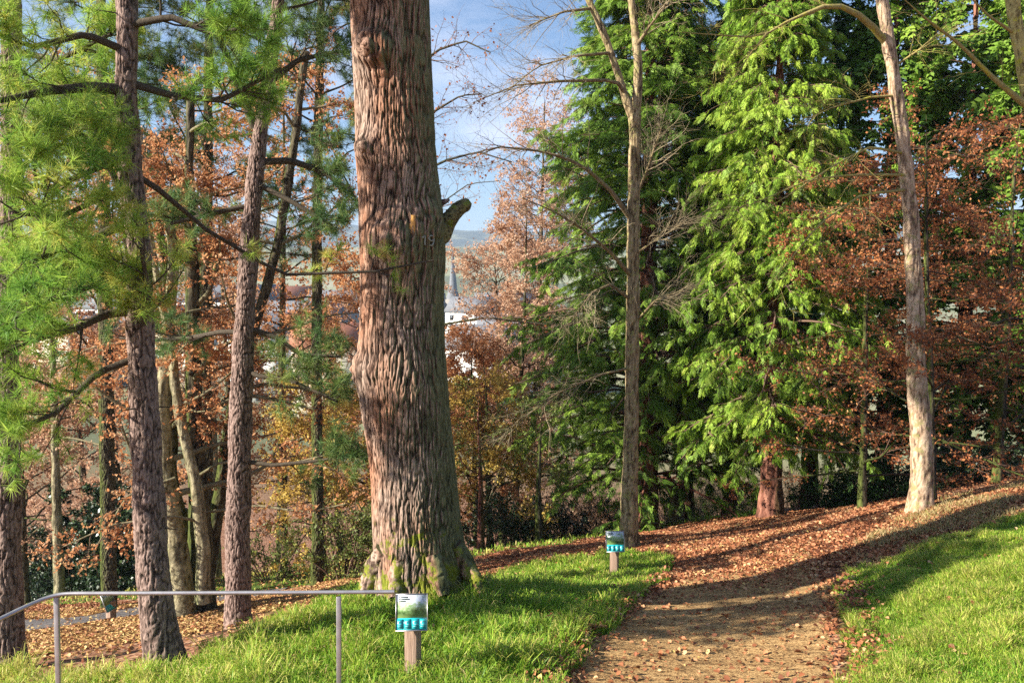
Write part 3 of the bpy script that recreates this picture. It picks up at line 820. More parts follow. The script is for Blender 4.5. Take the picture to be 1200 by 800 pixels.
# ------------------------------------------------------------------ the big old tree
def old_tree():
    d = 10.5
    PR = pxline([(497,706,62),(495,690,57),(492,660,54),(489,620,51.5),(485,560,50),(479,500,50.5),(473,450,52.5),(471,400,50.5),(471,340,49.5),(471,290,50),
                 (470,255,49),(466,200,46),(463,130,45.5),(461,60,45),(459,0,45)], d)
    top = PR[-1].copy(); ext = [top + np.array([-0.03*k, 0.05*k, 1.3*k, -0.05*k]) for k in range(1, 7)]
    PR = np.vstack([PR, ext]); PR = root_on_ground(PR)
    b = PR[0, :3] + [0, 0, 0.15]
    root = thing('old_tree', b, 'massive old tree with furrowed reddish bark, mossy stub branch and painted number 19', 'tree')
    def on(px, py, off=0.0):  # point on the trunk face that looks at the camera
        w = W(px, py, d); k = np.argmin(np.abs(PR[:, 2] - w[2])); c = PR[k]
        dx = w[0] - c[0]; dy = math.sqrt(max(0, c[3]**2 - dx*dx)); return np.array([w[0], c[1] - dy - off, w[2]])
    kn = [(on(445,68), 0.22, 0.19), (on(432,178), 0.16, 0.09), (on(462,282), 0.24, 0.15), (on(424,430), 0.20, 0.09), (on(443,432), 0.10, 0.05),
          (on(505,262), 0.25, 0.07), (on(480,300), 0.16, 0.05)]
    g = trunk_geo(PR, 460, 0.02, 3, depth=0.030, fr=31, fz=3.4, flare=0.12, lobes=6, fl_h=0.30, lump=0.06, knots=kn)
    build('trunk', g, M['big_bark'], root, smooth=True)
    # surface roots
    for (pts) in ([(452,640,14),(440,670,15),(432,692,13),(425,708,7)], [(530,640,13),(545,664,13),(557,680,9),(563,694,5)], [(505,650,12),(513,676,13),(520,698,8)], [(470,655,12),(466,682,13),(462,702,8)]):
        P = []
        for k, (px, py, r) in enumerate(pts):
            q = on(min(max(px, 440), 540), py, -0.09 if k < 2 else 0.0)
            w = W(px, py, q[1] - 0.04 * k); P.append([w[0], w[1], w[2], r * d / F])
        build('root', trunk_geo(np.array(P)[::-1], 28, 0.02, 9, depth=0.022, fr=16, fz=5, flare=0, lump=0.2), M['big_bark'], root, smooth=True)
    # stub branch
    P = pxline([(502,282,16,10.5),(514,272,14,10.5),(523,260,10.5,10.5),(531,250,8.5,10.45),(540,243,7.5,10.45),(547,239,7,10.45),(551,236,2.5,10.45)])
    gg = G(); gg = trunk_geo(P, 40, 0.012, 12, depth=0.006, fr=26, fz=26, flare=0, lump=0.12)
    stub = build('stub_branch', gg, [M['stub']], root, smooth=True)
    # broken orange snag
    a = on(487,286, -0.02); t_ = on(490,256, 0.05)
    P = np.array([[*a, 0.05], [*(a + (t_-a)*0.5), 0.048], [*t_, 0.016]])
    build('broken_snag', trunk_geo(P, 16, 0.02, 14, depth=0.01, fr=30, fz=8, flare=0, lump=0.1), M['cut_wood'], root, smooth=True)
    # knot faces
    for (px, py, rr) in ((436,69,0.12), (431,178,0.075)):
        c = on(px, py, 0.17 if py < 100 else 0.09); g = G()
        P = np.array([[*(c + [0.02, 0.22, 0]), rr * 1.25], [*(c + [0.01, 0.06, 0]), rr], [*c, rr * 0.85], [*(c + [-0.01, -0.03, 0]), rr * 0.55], [*(c + [-0.01, -0.02, 0]), rr * 0.2]])
        build('knot', trunk_geo(P, 28, 0.012, 16, depth=0.012, fr=30, fz=30, flare=0, lump=0.3), M['big_bark'], root, smooth=True)
    # small grey side stub
    P = pxline([(512,240,5,10.6),(521,236,3.5,10.5),(527,234,1,10.5)])
    build('snag', trunk_geo(P, 10, 0.02, 18, depth=0.004, flare=0, lump=0.1), M['pine_bark'], root, smooth=True)
    # painted number 19 in faded white brush strokes
    def stroke(pts, nm):
        g = G(); P = np.array([on(px, py, 0.06) for px, py in pts])
        tubes(g, P[None], np.full((1, len(P)), 0.0075), 6)
        build(nm, g, M['paint_white'], root, smooth=True)
    stroke([(499.5, 281), (501, 279.5), (502.3, 278), (502.4, 281), (502.4, 285), (502.4, 289)], 'painted_numeral')
    ring = [(509 + 2.6 * math.cos(t), 281 + 2.9 * math.sin(t)) for t in np.linspace(0, -2 * math.pi, 14)]
    stroke(ring + [(511.5, 284), (511, 287), (509.5, 289.3), (507, 289)], 'painted_numeral')
    # high limbs out of the picture
    rng = np.random.default_rng(6)
    P, Rr, tt = star_limbs(PR[-6:], rng, 9, 0.35, 1.0, 2.0, 0.5, wob=0.16, rf=0.35)
    put_limbs(P, Rr, M['big_bark'], root)
    gw, gl = G(), G()
    twigs(gw, gl, P, Rr, rng, 9, 7, 1.2, 0.5, leaf=(0.08,), per=2, grav=0.03)
    build('twigwork', gw, M['twig_brown'], root); build('crown', gl, M['rust_leaf'], root)
old_tree()

# ------------------------------------------------------------------ pines
def needle_limbs(P, Rr, rng, gw, gn, n2=9, n3=4, l2=0.7, size=0.17, per=1, up=0.10, t0=0.25, rlo=0.0, rhi=1.0, mt=0):
    s, dd, r, pi, t = spawn(P, Rr, n2, t0, 1.0, 0.85, 0.25, rng, 0.35)
    L = l2 * rng.uniform(0.4, 1.2, len(s)) * (1.1 - 0.5 * t)
    P2 = curve(s, dd, L, 6, 0.16, up * 0.5, rng); R2 = taper(np.minimum(r * 0.6, 0.007 + 0.006 * L), 6, 0.35)
    tubes(gw, P2, R2, 4)
    s3, d3, r3, pi3, t3 = spawn(P2, R2, n3, 0.2, 1.0, 0.7, 0.25, rng, 0.2)
    L3 = rng.uniform(0.08, 0.3, len(s3))
    P3 = curve(s3, d3, L3, 4, 0.2, up, rng); tubes(gw, P3, taper(np.full(len(s3), 0.0035), 4, 0.6), 3)
    tips = np.concatenate([P3[:, -1], P2[:, -1], P3[:, 2]]); dirs = np.concatenate([P3[:, -1] - P3[:, -2], P2[:, -1] - P2[:, -2], P3[:, 2] - P3[:, 1]])
    lr = rng.uniform(rlo, rhi, len(P)); 
    par = np.concatenate([lr[pi[pi3]], lr[pi], lr[pi[pi3]]])
    rn = np.clip(0.45 * par + 0.55 * rng.uniform(rlo, rhi, len(tips)), 0, 1)
    put_tpl(gn, TUFTS, tips, dirs, size * rng.uniform(0.65, 1.15, len(tips)), rng, 0, rn, 0.8)

def px_limbs(lines, K=12):
    P = []; Rr = []
    for l in lines:
        Q = resample(pxline(l), K); P.append(Q[:, :3]); Rr.append(np.maximum(Q[:, 3], 0.005))
    return np.array(P), np.array(Rr)

def pine(trunk_px, d, label, seed, lines, extra_top=5, n_auto=14, t0=0.45, length=1.7, mat='needle', n2=9, n3=4, rlo=0, rhi=1, lower_stubs=True, size=0.17, l2=0.7, bark='pine_bark'):
    rng = np.random.default_rng(seed)
    PR = pxline(trunk_px, d)
    tp = PR[-1]; v = nrm((PR[-1] - PR[-3])[:3]); 
    ext = [np.array([*(tp[:3] + v * 1.0 * k), tp[3] * (1 - k / (extra_top + 1))]) for k in range(1, extra_top + 1)]
    PR = root_on_ground(np.vstack([PR, ext]))
    root = thing('pine_tree', PR[0, :3] + [0, 0, 0.15], label, 'tree', 'long needled pines on the slope')
    build('trunk', trunk_geo(PR, 110, 0.018, seed, depth=0.020, fr=34, fz=10, flare=0.28, lobes=4, fl_h=0.2, lump=0.10), M[bark], root, smooth=True)
    gw, gn = G(), G()
    if lines:
        P, Rr = px_limbs(lines)
        put_limbs(P, Rr, M['branch_dark'], root, sides=8)
        long_ = np.array([np.linalg.norm(p[-1] - p[0]) > 2.7 for p in P])
        if (~long_).any(): needle_limbs(P[~long_], Rr[~long_], rng, gw, gn, n2, n3, l2, size, rlo=rlo, rhi=rhi)
        if long_.any(): needle_limbs(P[long_], Rr[long_], rng, gw, gn, 5, 3, l2 * 0.6, size, rlo=rlo, rhi=rhi)
    if n_auto:
        P, Rr, tt = star_limbs(PR, rng, n_auto, t0, 0.97, length, 0.15, K=10, wob=0.13, rf=0.28, lprof=lambda t: 1.05 - 0.75 * t)
        put_limbs(P, Rr, M['branch_dark'], root, sides=6)
        needle_limbs(P, Rr, rng, gw, gn, n2, n3, l2, size, t0=0.3, rlo=rlo, rhi=rhi)
    # dead stubs
    if lower_stubs:
        P, Rr, tt = star_limbs(PR, rng, 16, 0.12, 0.6, 0.3, 0.1, K=5, wob=0.1, rf=0.1)
        for k in range(len(P)): tubes(gw, P[k:k+1], Rr[k:k+1] * 0.8, 4)
    build('twigwork', gw, M['branch_dark'], root)
    build('crown', gn, M[mat], root)

D1 = 8.7
pine([(196,782,23),(190,755,20.5),(182,710,19.5),(176,610,18),(170,500,17),(165,400,15.5),(163,300,14),(152,200,13),(148,100,12),(149,0,11)], D1,
     'thick leaning pine trunk with scaly bark behind the handrail, wet tufted needles high up', 21,
     [[(148,106,7,8.7),(110,102,6,8.5),(60,106,5,8.2),(0,118,3,7.8),(-50,130,2,7.5)],
      [(160,364,5,8.7),(125,368,5,8.6),(92,384,4,8.3),(40,398,3,8.0),(-10,420,2,7.7)],
      [(163,418,4,8.7),(115,436,4,8.6),(65,484,3,8.4),(0,511,2.5,8.1),(-40,520,2,8)],
      [(158,262,6,8.7),(122,272,5,8.6),(95,292,4,8.4),(50,300,3,8.1),(0,330,2,7.8)],
      [(150,240,4,8.7),(120,180,3.5,8.5),(80,145,3,8.2),(40,150,2,7.9)],
      [(152,170,4,8.7),(120,195,3.5,8.3),(60,220,3,7.9),(10,215,2,7.6)],
      [(154,310,4,8.7),(110,335,3.5,8.2),(60,350,3,7.8),(5,380,2,7.5)],
      [(153,222,4,8.7),(110,236,3.5,8.1),(70,255,3,7.7),(20,250,2,7.4)],
      [(152,200,4,8.7),(190,225,3.5,8.9),(240,268,2.4,9.3),(330,322,1.9,9.6),(440,318,1.5,9.6),(508,305,1.1,9.55)],
      [(148,96,5,8.7),(200,112,4,8.8),(260,118,3,9.0),(330,80,2,9.3)],
      [(148,60,5,8.7),(100,40,4,8.4),(40,55,3,8.1),(-10,40,2,7.9)],
      [(148,30,5,8.7),(200,20,4,8.6),(250,40,3,8.6),(300,30,2,8.5)],
      [(166,400,4,8.7),(172,330,3,8.4),(165,290,2,8.2)]],
     extra_top=5, n_auto=18, t0=0.70, length=1.9, n2=13, n3=7, rlo=0.1, rhi=1.0, size=0.165)
pine([(281,742,17),(279,715,14.5),(279,600,14),(282,500,13),(285,400,12),(289,340,11),(295,250,10),(304,160,9),(317,80,7.5),(326,0,6.5)], 12.4,
     'slender purplish pine trunk between the multi stemmed beech and the massive old tree', 22,
     [[(298,150,5,12.4),(285,110,4.5,12.3),(272,80,4,12.2),(255,40,3,12.1)],
      [(285,390,3,12.4),(262,388,3,12.5),(225,396,3,12.8),(180,398,2,13),(140,396,1.5,13.2)],
      [(288,384,3.5,12.4),(325,395,3,12.4),(350,415,2.5,12.4),(400,418,1.5,12.4)],
      [(286,430,3,12.4),(300,440,3,12.3),(340,445,2.2,12.2),(395,470,1.5,12)],
      [(284,540,3,12.4),(320,545,2.5,12.3),(370,540,2,12.2),(418,532,1.2,12.1)],
      [(301,190,4,12.4),(340,188,4,12.5),(375,200,3,12.6),(410,222,2,12.6)],
      [(312,100,4,12.4),(350,70,3,12.5),(400,60,2,12.6)],
      [(300,215,3,12.4),(340,235,3,12.3),(390,265,2,12.2)],
      [(296,240,3,12.4),(250,250,3,12.3),(200,262,2,12.2)]],
     extra_top=4, n_auto=20, t0=0.68, length=1.8, mat='needle_dark', n2=11, n3=6, rlo=0.0, rhi=0.95, size=0.18)
pine([(13,785,20),(10,740,16.5),(8,600,15),(8,480,14),(8,400,13),(12,250,11.5),(14,150,11),(14,0,10)], 9.6,
     'pine trunk cut by the photo edge where the handrail slopes down', 23,
     [[(14,120,5,9.6),(60,150,4,9.3),(110,150,3,9.0),(150,120,2,8.9)],
      [(10,270,4,9.6),(40,285,3,9.2),(95,330,2,8.9)],
      [(10,60,4,9.6),(70,70,3,9.2),(130,40,2,9.0)]],
     extra_top=5, n_auto=14, t0=0.74, length=1.9, n2=13, n3=7, rlo=0.1, rhi=1.0, size=0.165)

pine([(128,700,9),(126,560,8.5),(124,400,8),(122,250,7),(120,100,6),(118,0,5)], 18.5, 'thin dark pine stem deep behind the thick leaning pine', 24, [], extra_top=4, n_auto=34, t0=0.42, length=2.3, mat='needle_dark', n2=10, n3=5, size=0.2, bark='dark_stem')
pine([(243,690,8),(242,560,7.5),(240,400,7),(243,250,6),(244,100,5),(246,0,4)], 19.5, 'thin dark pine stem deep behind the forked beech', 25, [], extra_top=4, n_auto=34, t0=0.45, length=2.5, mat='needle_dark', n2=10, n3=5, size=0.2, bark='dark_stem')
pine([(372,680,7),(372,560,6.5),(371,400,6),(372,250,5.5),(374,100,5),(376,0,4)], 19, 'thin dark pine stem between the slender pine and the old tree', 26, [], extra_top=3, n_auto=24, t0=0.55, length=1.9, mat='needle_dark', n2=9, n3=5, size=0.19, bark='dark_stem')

# ------------------------------------------------------------------ broadleaf trees
def broadleaf(trunks, label, seed, bark, leafmat, twigmat='twig_brown', name='beech_tree', n1=16, t0=0.3, length=2.6, up=0.4, n2=8, n3=6, l2=0.9, l3=0.4, per=5,
              leaf=0.07, planar=0.3, grav=0.0, lines=None, cat='tree', ext=0, sides=28, wob=0.15, lprof=None, group=None, limb_mat=None, tdepth=0.006, lead_twigs=True, hang=0.4, lines_leaf=True, flat=0.0, rmax=None, ang=0.9):
    rng = np.random.default_rng(seed)
    root = None
    gw, gl = G(), G()
    for ti, tr in enumerate(trunks):
        PR = np.asarray(tr[0], float); mat = tr[1] if len(tr) > 1 and tr[1] else bark
        PR = root_on_ground(PR) if ti == 0 or (len(tr) > 2 and tr[2]) else PR
        if root is None: root = thing(name, PR[0, :3] + [0, 0, 0.15], label, cat, group)
        build('trunk' if ti == 0 else 'stem', trunk_geo(PR, sides, 0.05, seed + ti, depth=tdepth, fr=20, fz=3, flare=0.30, lobes=4, fl_h=0.25, lump=0.10), M[mat], root, smooth=True)
        if n1:
            P, Rr, tt = star_limbs(PR, rng, n1, t0, 0.98, length, up, K=9, wob=wob, grav=grav, rf=0.42, lprof=lprof or (lambda t: 1.1 - 0.55 * t))
            if rmax: Rr = np.minimum(Rr, rmax)
            put_limbs(P, Rr, M[limb_mat or bark], root, sides=6)
            twigs(gw, gl, P, Rr, rng, n2, n3, l2, l3, planar=planar, grav=grav, leaf=(leaf,) if leafmat else None, per=per, hang=hang, flat=flat)
    if lines:
        P, Rr = px_limbs(lines)
        if not leafmat: Rr = Rr * np.linspace(0.85, 0.4, Rr.shape[1])[None]
        for k in range(len(P)):
            gk = G(); tubes(gk, P[k:k+1], Rr[k:k+1], 8); lo = build('limb', gk, M[limb_mat or bark], root, smooth=True)
            gk = G(); twigs(gk, gl, P[k:k+1], Rr[k:k+1], rng, n2, n3, l2, l3, ang=ang, planar=planar, grav=grav, leaf=(leaf,) if (leafmat and lines_leaf) else None, per=per, hang=hang, flat=flat)
            build('twigwork', gk, M[twigmat], lo, base=np.array(root.location))
    if gw.n: build('twigwork', gw, M[twigmat], root)
    if gl.n: build('crown', gl, M[leafmat], root)
    return root

def pole(px, py, d, h, r, rng, lean=0.03, n=6):
    b = ground_base(px, py, d); out = []
    dx, dy = rng.normal(0, lean), rng.normal(0, lean)
    for k in range(n):
        t = k / (n - 1)
        out.append([b[0] + dx * h * t + rng.normal(0, 0.04) * t, b[1] + dy * h * t, b[2] + h * t, r * (1 - 0.93 * t)])
    return np.array(out)
rg = np.random.default_rng(77)

# multi stemmed beech behind the second pine
st = [(pxline([(216,722,14),(214,690,13),(208,640,12),(200,590,11),(192,540,10),(190,480,9),(196,400,7),(205,300,6),(196,250,5)], 15), None, True),
      (pxline([(236,708,16),(235,660,15),(234,600,12),(229,520,10),(226,420,9),(226,330,8),(221,220,6),(224,100,4)], 15.4), 'dark_stem', True),
      (pxline([(238,705,8),(238,640,8),(230,570,7),(218,520,6),(207,470,6),(203,420,5),(185,330,4),(170,240,3),(165,150,2)], 14.8), None),
      (pxline([(232,690,8),(214,610,7),(200,560,7),(202,500,7),(200,420,6),(196,350,5),(185,250,4)], 15.6), 'dark_stem'),
      (pxline([(240,705,9),(247,640,9),(258,580,8),(266,520,7.5),(278,450,6.5),(300,380,6),(325,290,5.5),(345,170,5),(358,60,4)], 15.8), 'dark_stem')]
broadleaf(st, 'multi stemmed beech with pale and mossy dark stems and orange leaves beside the sloping lane', 31, 'beech_bark', 'beech_leaf', n1=12, t0=0.3, length=2.0,
          n2=9, n3=7, l2=0.8, l3=0.35, per=6, leaf=0.065, planar=0.4, group='beeches behind the pines',
          lines=[[(232,610,2,14.8),(200,604,1.6,14.4),(130,615,1.3,14.2),(75,640,.7,14)], [(240,600,2,15),(300,592,1.6,15),(360,600,1.2,14.8),(405,590,.7,14.6)], [(228,560,2,15),(260,540,1.6,15),(330,545,1.2,14.8),(395,530,.7,14.6)],
                 [(205,560,2,14.9),(150,580,1.6,14.5),(110,645,.8,14.2)]])
def bl(px, py, d, h, r, label, seed, **k):
    k['n1'] = int(k['n1'] * 1.7); k['per'] = k['per'] + 5; k.setdefault('rmax', 0.03)
    return broadleaf([(pole(px, py, d, h, r, rg),)], label, seed, k.pop('bark', 'dark_stem'), k.pop('leafmat', 'beech_leaf'), **k)
bl(70, 700, 23, 13.0, 0.14, 'orange leaved beech rising over the dark hedge by the photo edge', 32, n1=22, t0=0.34, length=3.0, n2=8, n3=6, per=5, leaf=0.08, planar=0.4, group='beeches behind the pines', leafmat='tan_leaf', bark='beech_bark')
bl(150, 695, 25, 15, 0.15, 'orange leaved beech behind the first pine and above the hedge', 33, n1=22, t0=0.30, length=3.0, n2=8, n3=6, per=4, leaf=0.08, planar=0.4, group='beeches behind the pines')
bl(330, 672, 24, 13.5, 0.16, 'orange leaved beech seen between the slender pine and the old tree', 34, n1=22, t0=0.2, length=3.0, n2=8, n3=6, per=4, leaf=0.08, planar=0.4, group='beeches behind the pines')
bl(440, 665, 23, 8.0, 0.15, 'orange leaved beech mostly hidden behind the massive old trunk', 35, n1=22, t0=0.2, length=2.6, n2=8, n3=6, per=5, leaf=0.075, planar=0.4, group='beeches behind the pines')
bl(590, 630, 36, 13.0, 0.2, 'pinkish brown leafed tree with fine twigs against the valley sky', 36, n1=50, t0=0.2, lprof=lambda t: 1.1 - 0.45 * t, length=3.3, up=0.6, n2=9, n3=7, l2=1.1, l3=0.45, per=3, leaf=0.08, leafmat='tan_leaf', name='autumn_tree', group='trees of the lower slope')
bl(622, 628, 37, 19.5, 0.2, 'tallest pinkish brown crown touching the evergreen conifer', 37, n1=60, t0=0.2, lprof=lambda t: 1.05 - 0.35 * t, length=2.7, up=0.7, n2=9, n3=7, l2=1.1, l3=0.45, per=3, leaf=0.075, leafmat='tan_leaf', name='autumn_tree', group='trees of the lower slope')
bl(575, 640, 26, 5.8, 0.12, 'golden leaved small tree just past the old trunk', 38, n1=20, t0=0.2, length=1.8, n2=8, n3=6, per=6, leaf=0.075, leafmat='gold_leaf', name='golden_tree', group='trees of the lower slope')
bl(380, 668, 21, 4.6, 0.08, 'yellow leaved young tree beside the old trunk above the glossy bush', 39, n1=16, t0=0.25, length=1.5, n2=8, n3=6, per=6, leaf=0.07, leafmat='gold_leaf', name='golden_tree', group='trees of the lower slope')
bl(255, 684, 29, 15.5, 0.15, 'far orange beech showing between the stems of the forked beech', 40, n1=20, t0=0.2, length=3.2, n2=8, n3=6, per=4, leaf=0.09, leafmat='tan_leaf', group='beeches behind the pines', bark='beech_bark')
bl(15, 690, 28, 12.5, 0.16, 'tan leaved beech behind the pine at the photo edge', 49, n1=22, t0=0.15, length=3.2, n2=8, n3=6, per=4, leaf=0.085, leafmat='tan_leaf', group='beeches behind the pines', bark='beech_bark')

bl(602, 640, 30, 11.8, 0.14, 'tan leaved tree filling the gap between old trunk and conifer', 44, n1=24, t0=0.08, length=2.2, n2=9, n3=7, l2=0.9, per=6, leaf=0.08, leafmat='tan_leaf', name='autumn_tree', group='trees of the lower slope')
bl(560, 650, 28, 7.2, 0.12, 'orange leaved tree showing close past the old trunk edge', 45, n1=22, t0=0.1, length=1.9, n2=9, n3=7, l2=0.8, per=6, leaf=0.075, name='autumn_tree', group='trees of the lower slope')
bl(400, 668, 31, 10.0, 0.15, 'tan leaved tree far behind the yellow young tree', 46, n1=24, t0=0.1, length=3.0, n2=9, n3=7, l2=0.9, per=5, leaf=0.085, leafmat='tan_leaf', name='autumn_tree', group='trees of the lower slope')
bl(285, 676, 33, 16.5, 0.16, 'tan leaved tree whose top shows beside the slender pine', 47, n1=26, t0=0.1, length=3.2, n2=9, n3=7, l2=0.9, per=5, leaf=0.085, leafmat='tan_leaf', name='autumn_tree', group='trees of the lower slope')
bl(110, 690, 33, 17, 0.16, 'tan leaved tree far behind the hedge and the thick leaning pine', 48, n1=26, t0=0.1, length=3.4, n2=9, n3=7, l2=0.9, per=5, leaf=0.09, leafmat='tan_leaf', name='autumn_tree', group='trees of the lower slope')

bl(30, 700, 26, 9.0, 0.13, 'low tan leaved tree closing the view at the photo edge', 50, n1=28, t0=0.25, length=3.0, n2=9, n3=7, per=5, leaf=0.085, leafmat='tan_leaf', name='autumn_tree', group='trees of the lower slope')
broadleaf([(pxline([(470,700,8),(472,560,7),(474,400,6.5),(476,250,6),(478,120,5),(480,0,4)], 15.5),)], 'red twigged tree hidden by the massive old trunk, its sparse leafy twigs crossing the sky', 54, 'dark_stem', 'rust_leaf', n1=0, n2=16, n3=6, l2=0.7, l3=0.3, per=1, leaf=0.055, planar=0.2, name='autumn_tree',
    lines=[[(478,100,2,15.5),(510,60,1.5,15.2),(545,48,1,15),(575,62,.6,14.8)], [(477,170,2,15.5),(510,130,1.5,15.2),(540,112,1,15),(565,110,.6,14.8)], [(476,230,2,15.5),(515,190,1.5,15.2),(560,178,1,15),(600,190,.6,14.8)],
           [(476,290,1.2,15.5),(520,236,.8,15.2),(550,215,.6,15),(585,212,.4,14.8)], [(475,330,2,15.5),(430,260,1.5,15.2),(400,200,1,15),(380,150,.6,14.8)], [(479,60,2,15.5),(440,20,1.5,15.2),(400,30,1,15),(370,60,.6,14.8)],
           [(474,420,2,15.5),(520,380,1.5,15.2),(570,372,1.2,15),(640,380,.7,14.8)]])

# the thin bare tree beside the far sign
thin = pxline([(738,643,12),(737,625,10.5),(738,560,9.5),(740,500,8.5),(741,400,8),(742,300,7.3),(743,210,7),(744,135,7)], 17)
tR = pxline([(744,140,6.5),(748,100,5),(747,60,4.6),(740,0,4.2)], 17); tR = np.vstack([tR, [tR[-1] + np.array([-0.05, 0.1, 1.3, -0.03]), tR[-1] + np.array([0.1, 0.1, 3.0, -0.055])]])
tL = pxline([(743,142,5.5),(733,115,4.5),(724,85,4.2),(710,45,4),(692,5,3.8)], 17); tL = np.vstack([tL, [tL[-1] + np.array([-0.3, 0.0, 0.8, -0.02]), tL[-1] + np.array([-0.6, 0.2, 2.2, -0.05])]])
tr_ = broadleaf([(thin,)], 'slender bare tree with a forked top standing right behind the far sign', 41, 'thin_bark', None, 'twig', name='bare_tree', n1=0, n2=26, n3=9, l2=1.0, l3=0.38, wob=0.15, ang=0.65,
    planar=0.2, sides=40, tdepth=0.012, limb_mat='thin_bark',
    lines=[[(740,258,4,17),(715,222,3.4,16.8),(680,192,3,16.5),(640,178,2.6,16.2),(585,172,2,16),(545,182,1.2,15.8)],
           [(734,112,3,17),(722,94,2.8,16.8),(660,95,2.4,16.4),(605,100,1.8,16),(555,120,1,15.6)],
           [(741,325,3.4,17),(716,296,3,16.6),(682,268,2.5,16.2),(650,248,2,15.8),(612,232,1,15.5)],
           [(740,352,2.8,17),(716,333,2.4,16.7),(694,342,2,16.4),(672,372,1.2,16.2)],
           [(742,240,2.5,17),(758,200,2,16.8),(775,150,1.5,16.5)],
           [(742,60,3,17),(762,30,2.5,16.8),(785,0,2,16.6)],
           [(742,380,2.2,17),(768,352,1.8,16.7),(800,340,1.2,16.5)],
           [(716,62,2.4,17),(672,66,2,16.5),(630,78,1.4,16.1),(590,110,0.8,15.8)],
           [(694,10,2.4,17),(660,14,2,16.6),(620,30,1.4,16.3)],
           [(741,430,2.2,17),(700,440,1.8,16.5),(650,462,1.5,16.1),(600,500,1,15.8)],
           [(741,300,2,17),(770,280,1.6,16.6),(800,262,1,16.4)]])
for s_ in (tR, tL):
    build('stem', trunk_geo(s_, 24, 0.04, 5, depth=0.008, fr=22, fz=3, flare=0, lump=0.08), M['thin_bark'], tr_, smooth=True)

# pale trunk on the bank
pale = pxline([(1079,600,17),(1078,585,15),(1081,560,14.5),(1079,500,14),(1073,430,13),(1073,380,12),(1071,320,10.5),(1067,250,10),(1060,180,9.3),(1049,100,8.6),(1041,50,8.3),(1034,0,8)], 15); pale[:, 3] *= 0.86
pale = np.vstack([pale, [pale[-1] + np.array([-0.15*k, 0.03*k, 0.95*k, -0.024*k]) for k in range(1, 5)]])
broadleaf([(pale,)], 'tall pale trunk on the bank with mossy yellow limbs high up', 42, 'pale_bark', None, 'mossy_twig', name='pale_tree', n1=0, n2=14, n3=7, l2=0.9, l3=0.38, planar=0.2,
    sides=44, tdepth=0.012, limb_mat='mossy_twig',
    lines=[[(1038,50,5.0,15),(1018,26,5.0,14.8),(992,8,4.5,14.6),(965,8,4.0,14.4),(925,24,2.6,14.2),(892,44,2.2,14),(850,42,1.9,13.8),(800,38,1.1,13.6)],
           [(900,38,1.9,14),(880,62,1.5,13.9),(862,90,0.9,13.8)],
           [(1054,112,2.0,15),(1020,114,1.8,14.8),(975,126,1.5,14.5),(930,148,1.0,14.2)],
           [(1062,180,2.2,15),(1020,172,2.0,14.6),(980,192,1.7,14.3),(930,225,1.2,14),(890,250,0.8,13.8)],
           [(1066,222,2.2,15),(1010,228,2.0,14.5),(960,262,1.7,14.1),(905,330,1.1,13.7),(860,380,0.8,13.5)],
           [(1065,205,2.2,15),(1000,205,1.9,14.5),(950,210,1.5,14.2),(880,240,1.0,13.9),(830,255,0.8,13.7)],
           [(1045,80,1.9,15),(1075,60,1.5,14.8),(1110,30,1.1,14.6)]])
# trunk and mossy limb entering at the photo edge
edge = pxline([(1290,590,13),(1262,430,11),(1235,260,9.5),(1205,110,8),(1188,20,7.5),(1183,-40,7)], 14)
edge = np.vstack([edge, [edge[-1] + np.array([-0.1*k, 0.02, 0.9*k, -0.02*k]) for k in range(1, 4)]])
broadleaf([(edge,)], 'leaning mossy trunk entering at the upper corner of the photo', 43, 'mossy_twig', None, 'mossy_twig', name='pale_tree', n1=0, n2=7, n3=4, l2=0.8, l3=0.3,
    sides=28, limb_mat='mossy_twig',
    lines=[[(1222,140,5,14),(1195,118,5,13.9),(1160,88,4,13.8),(1125,52,3.5,13.6),(1085,22,2.5,13.4),(1060,0,1.5,13.2)], [(1190,40,3,14),(1160,20,2,13.8),(1120,-20,1.5,13.6)]])

# rust leaved young beeches of the bank, layered sprays
for (px, py, d, h, r, lab, sd, nn) in [
    (1093, 588, 16.4, 7.2, 0.09, 'rust leaved young beech close behind the tall pale trunk', 51, 34),
    (1168, 560, 17.5, 7.4, 0.10, 'rust leaved beech at the photo edge above the bank', 52, 34),
    (1010, 590, 18.0, 7.0, 0.09, 'rust leaved beech between the red conifer trunk and the pale trunk', 53, 36)]:
    broadleaf([(pole(px, py, d, h, r, rg),)], lab, sd, 'dark_stem', 'rust_leaf', 'twig_brown', n1=nn, t0=0.12, length=3.0, up=0.05, n2=11, n3=7, l2=0.9, l3=0.35, per=4, leaf=0.062,
              planar=0.75, grav=-0.01, wob=0.08, group='rust leaved beeches on the bank', rmax=0.022, flat=0.6, lprof=lambda t: 1.1 - 0.6 * t)

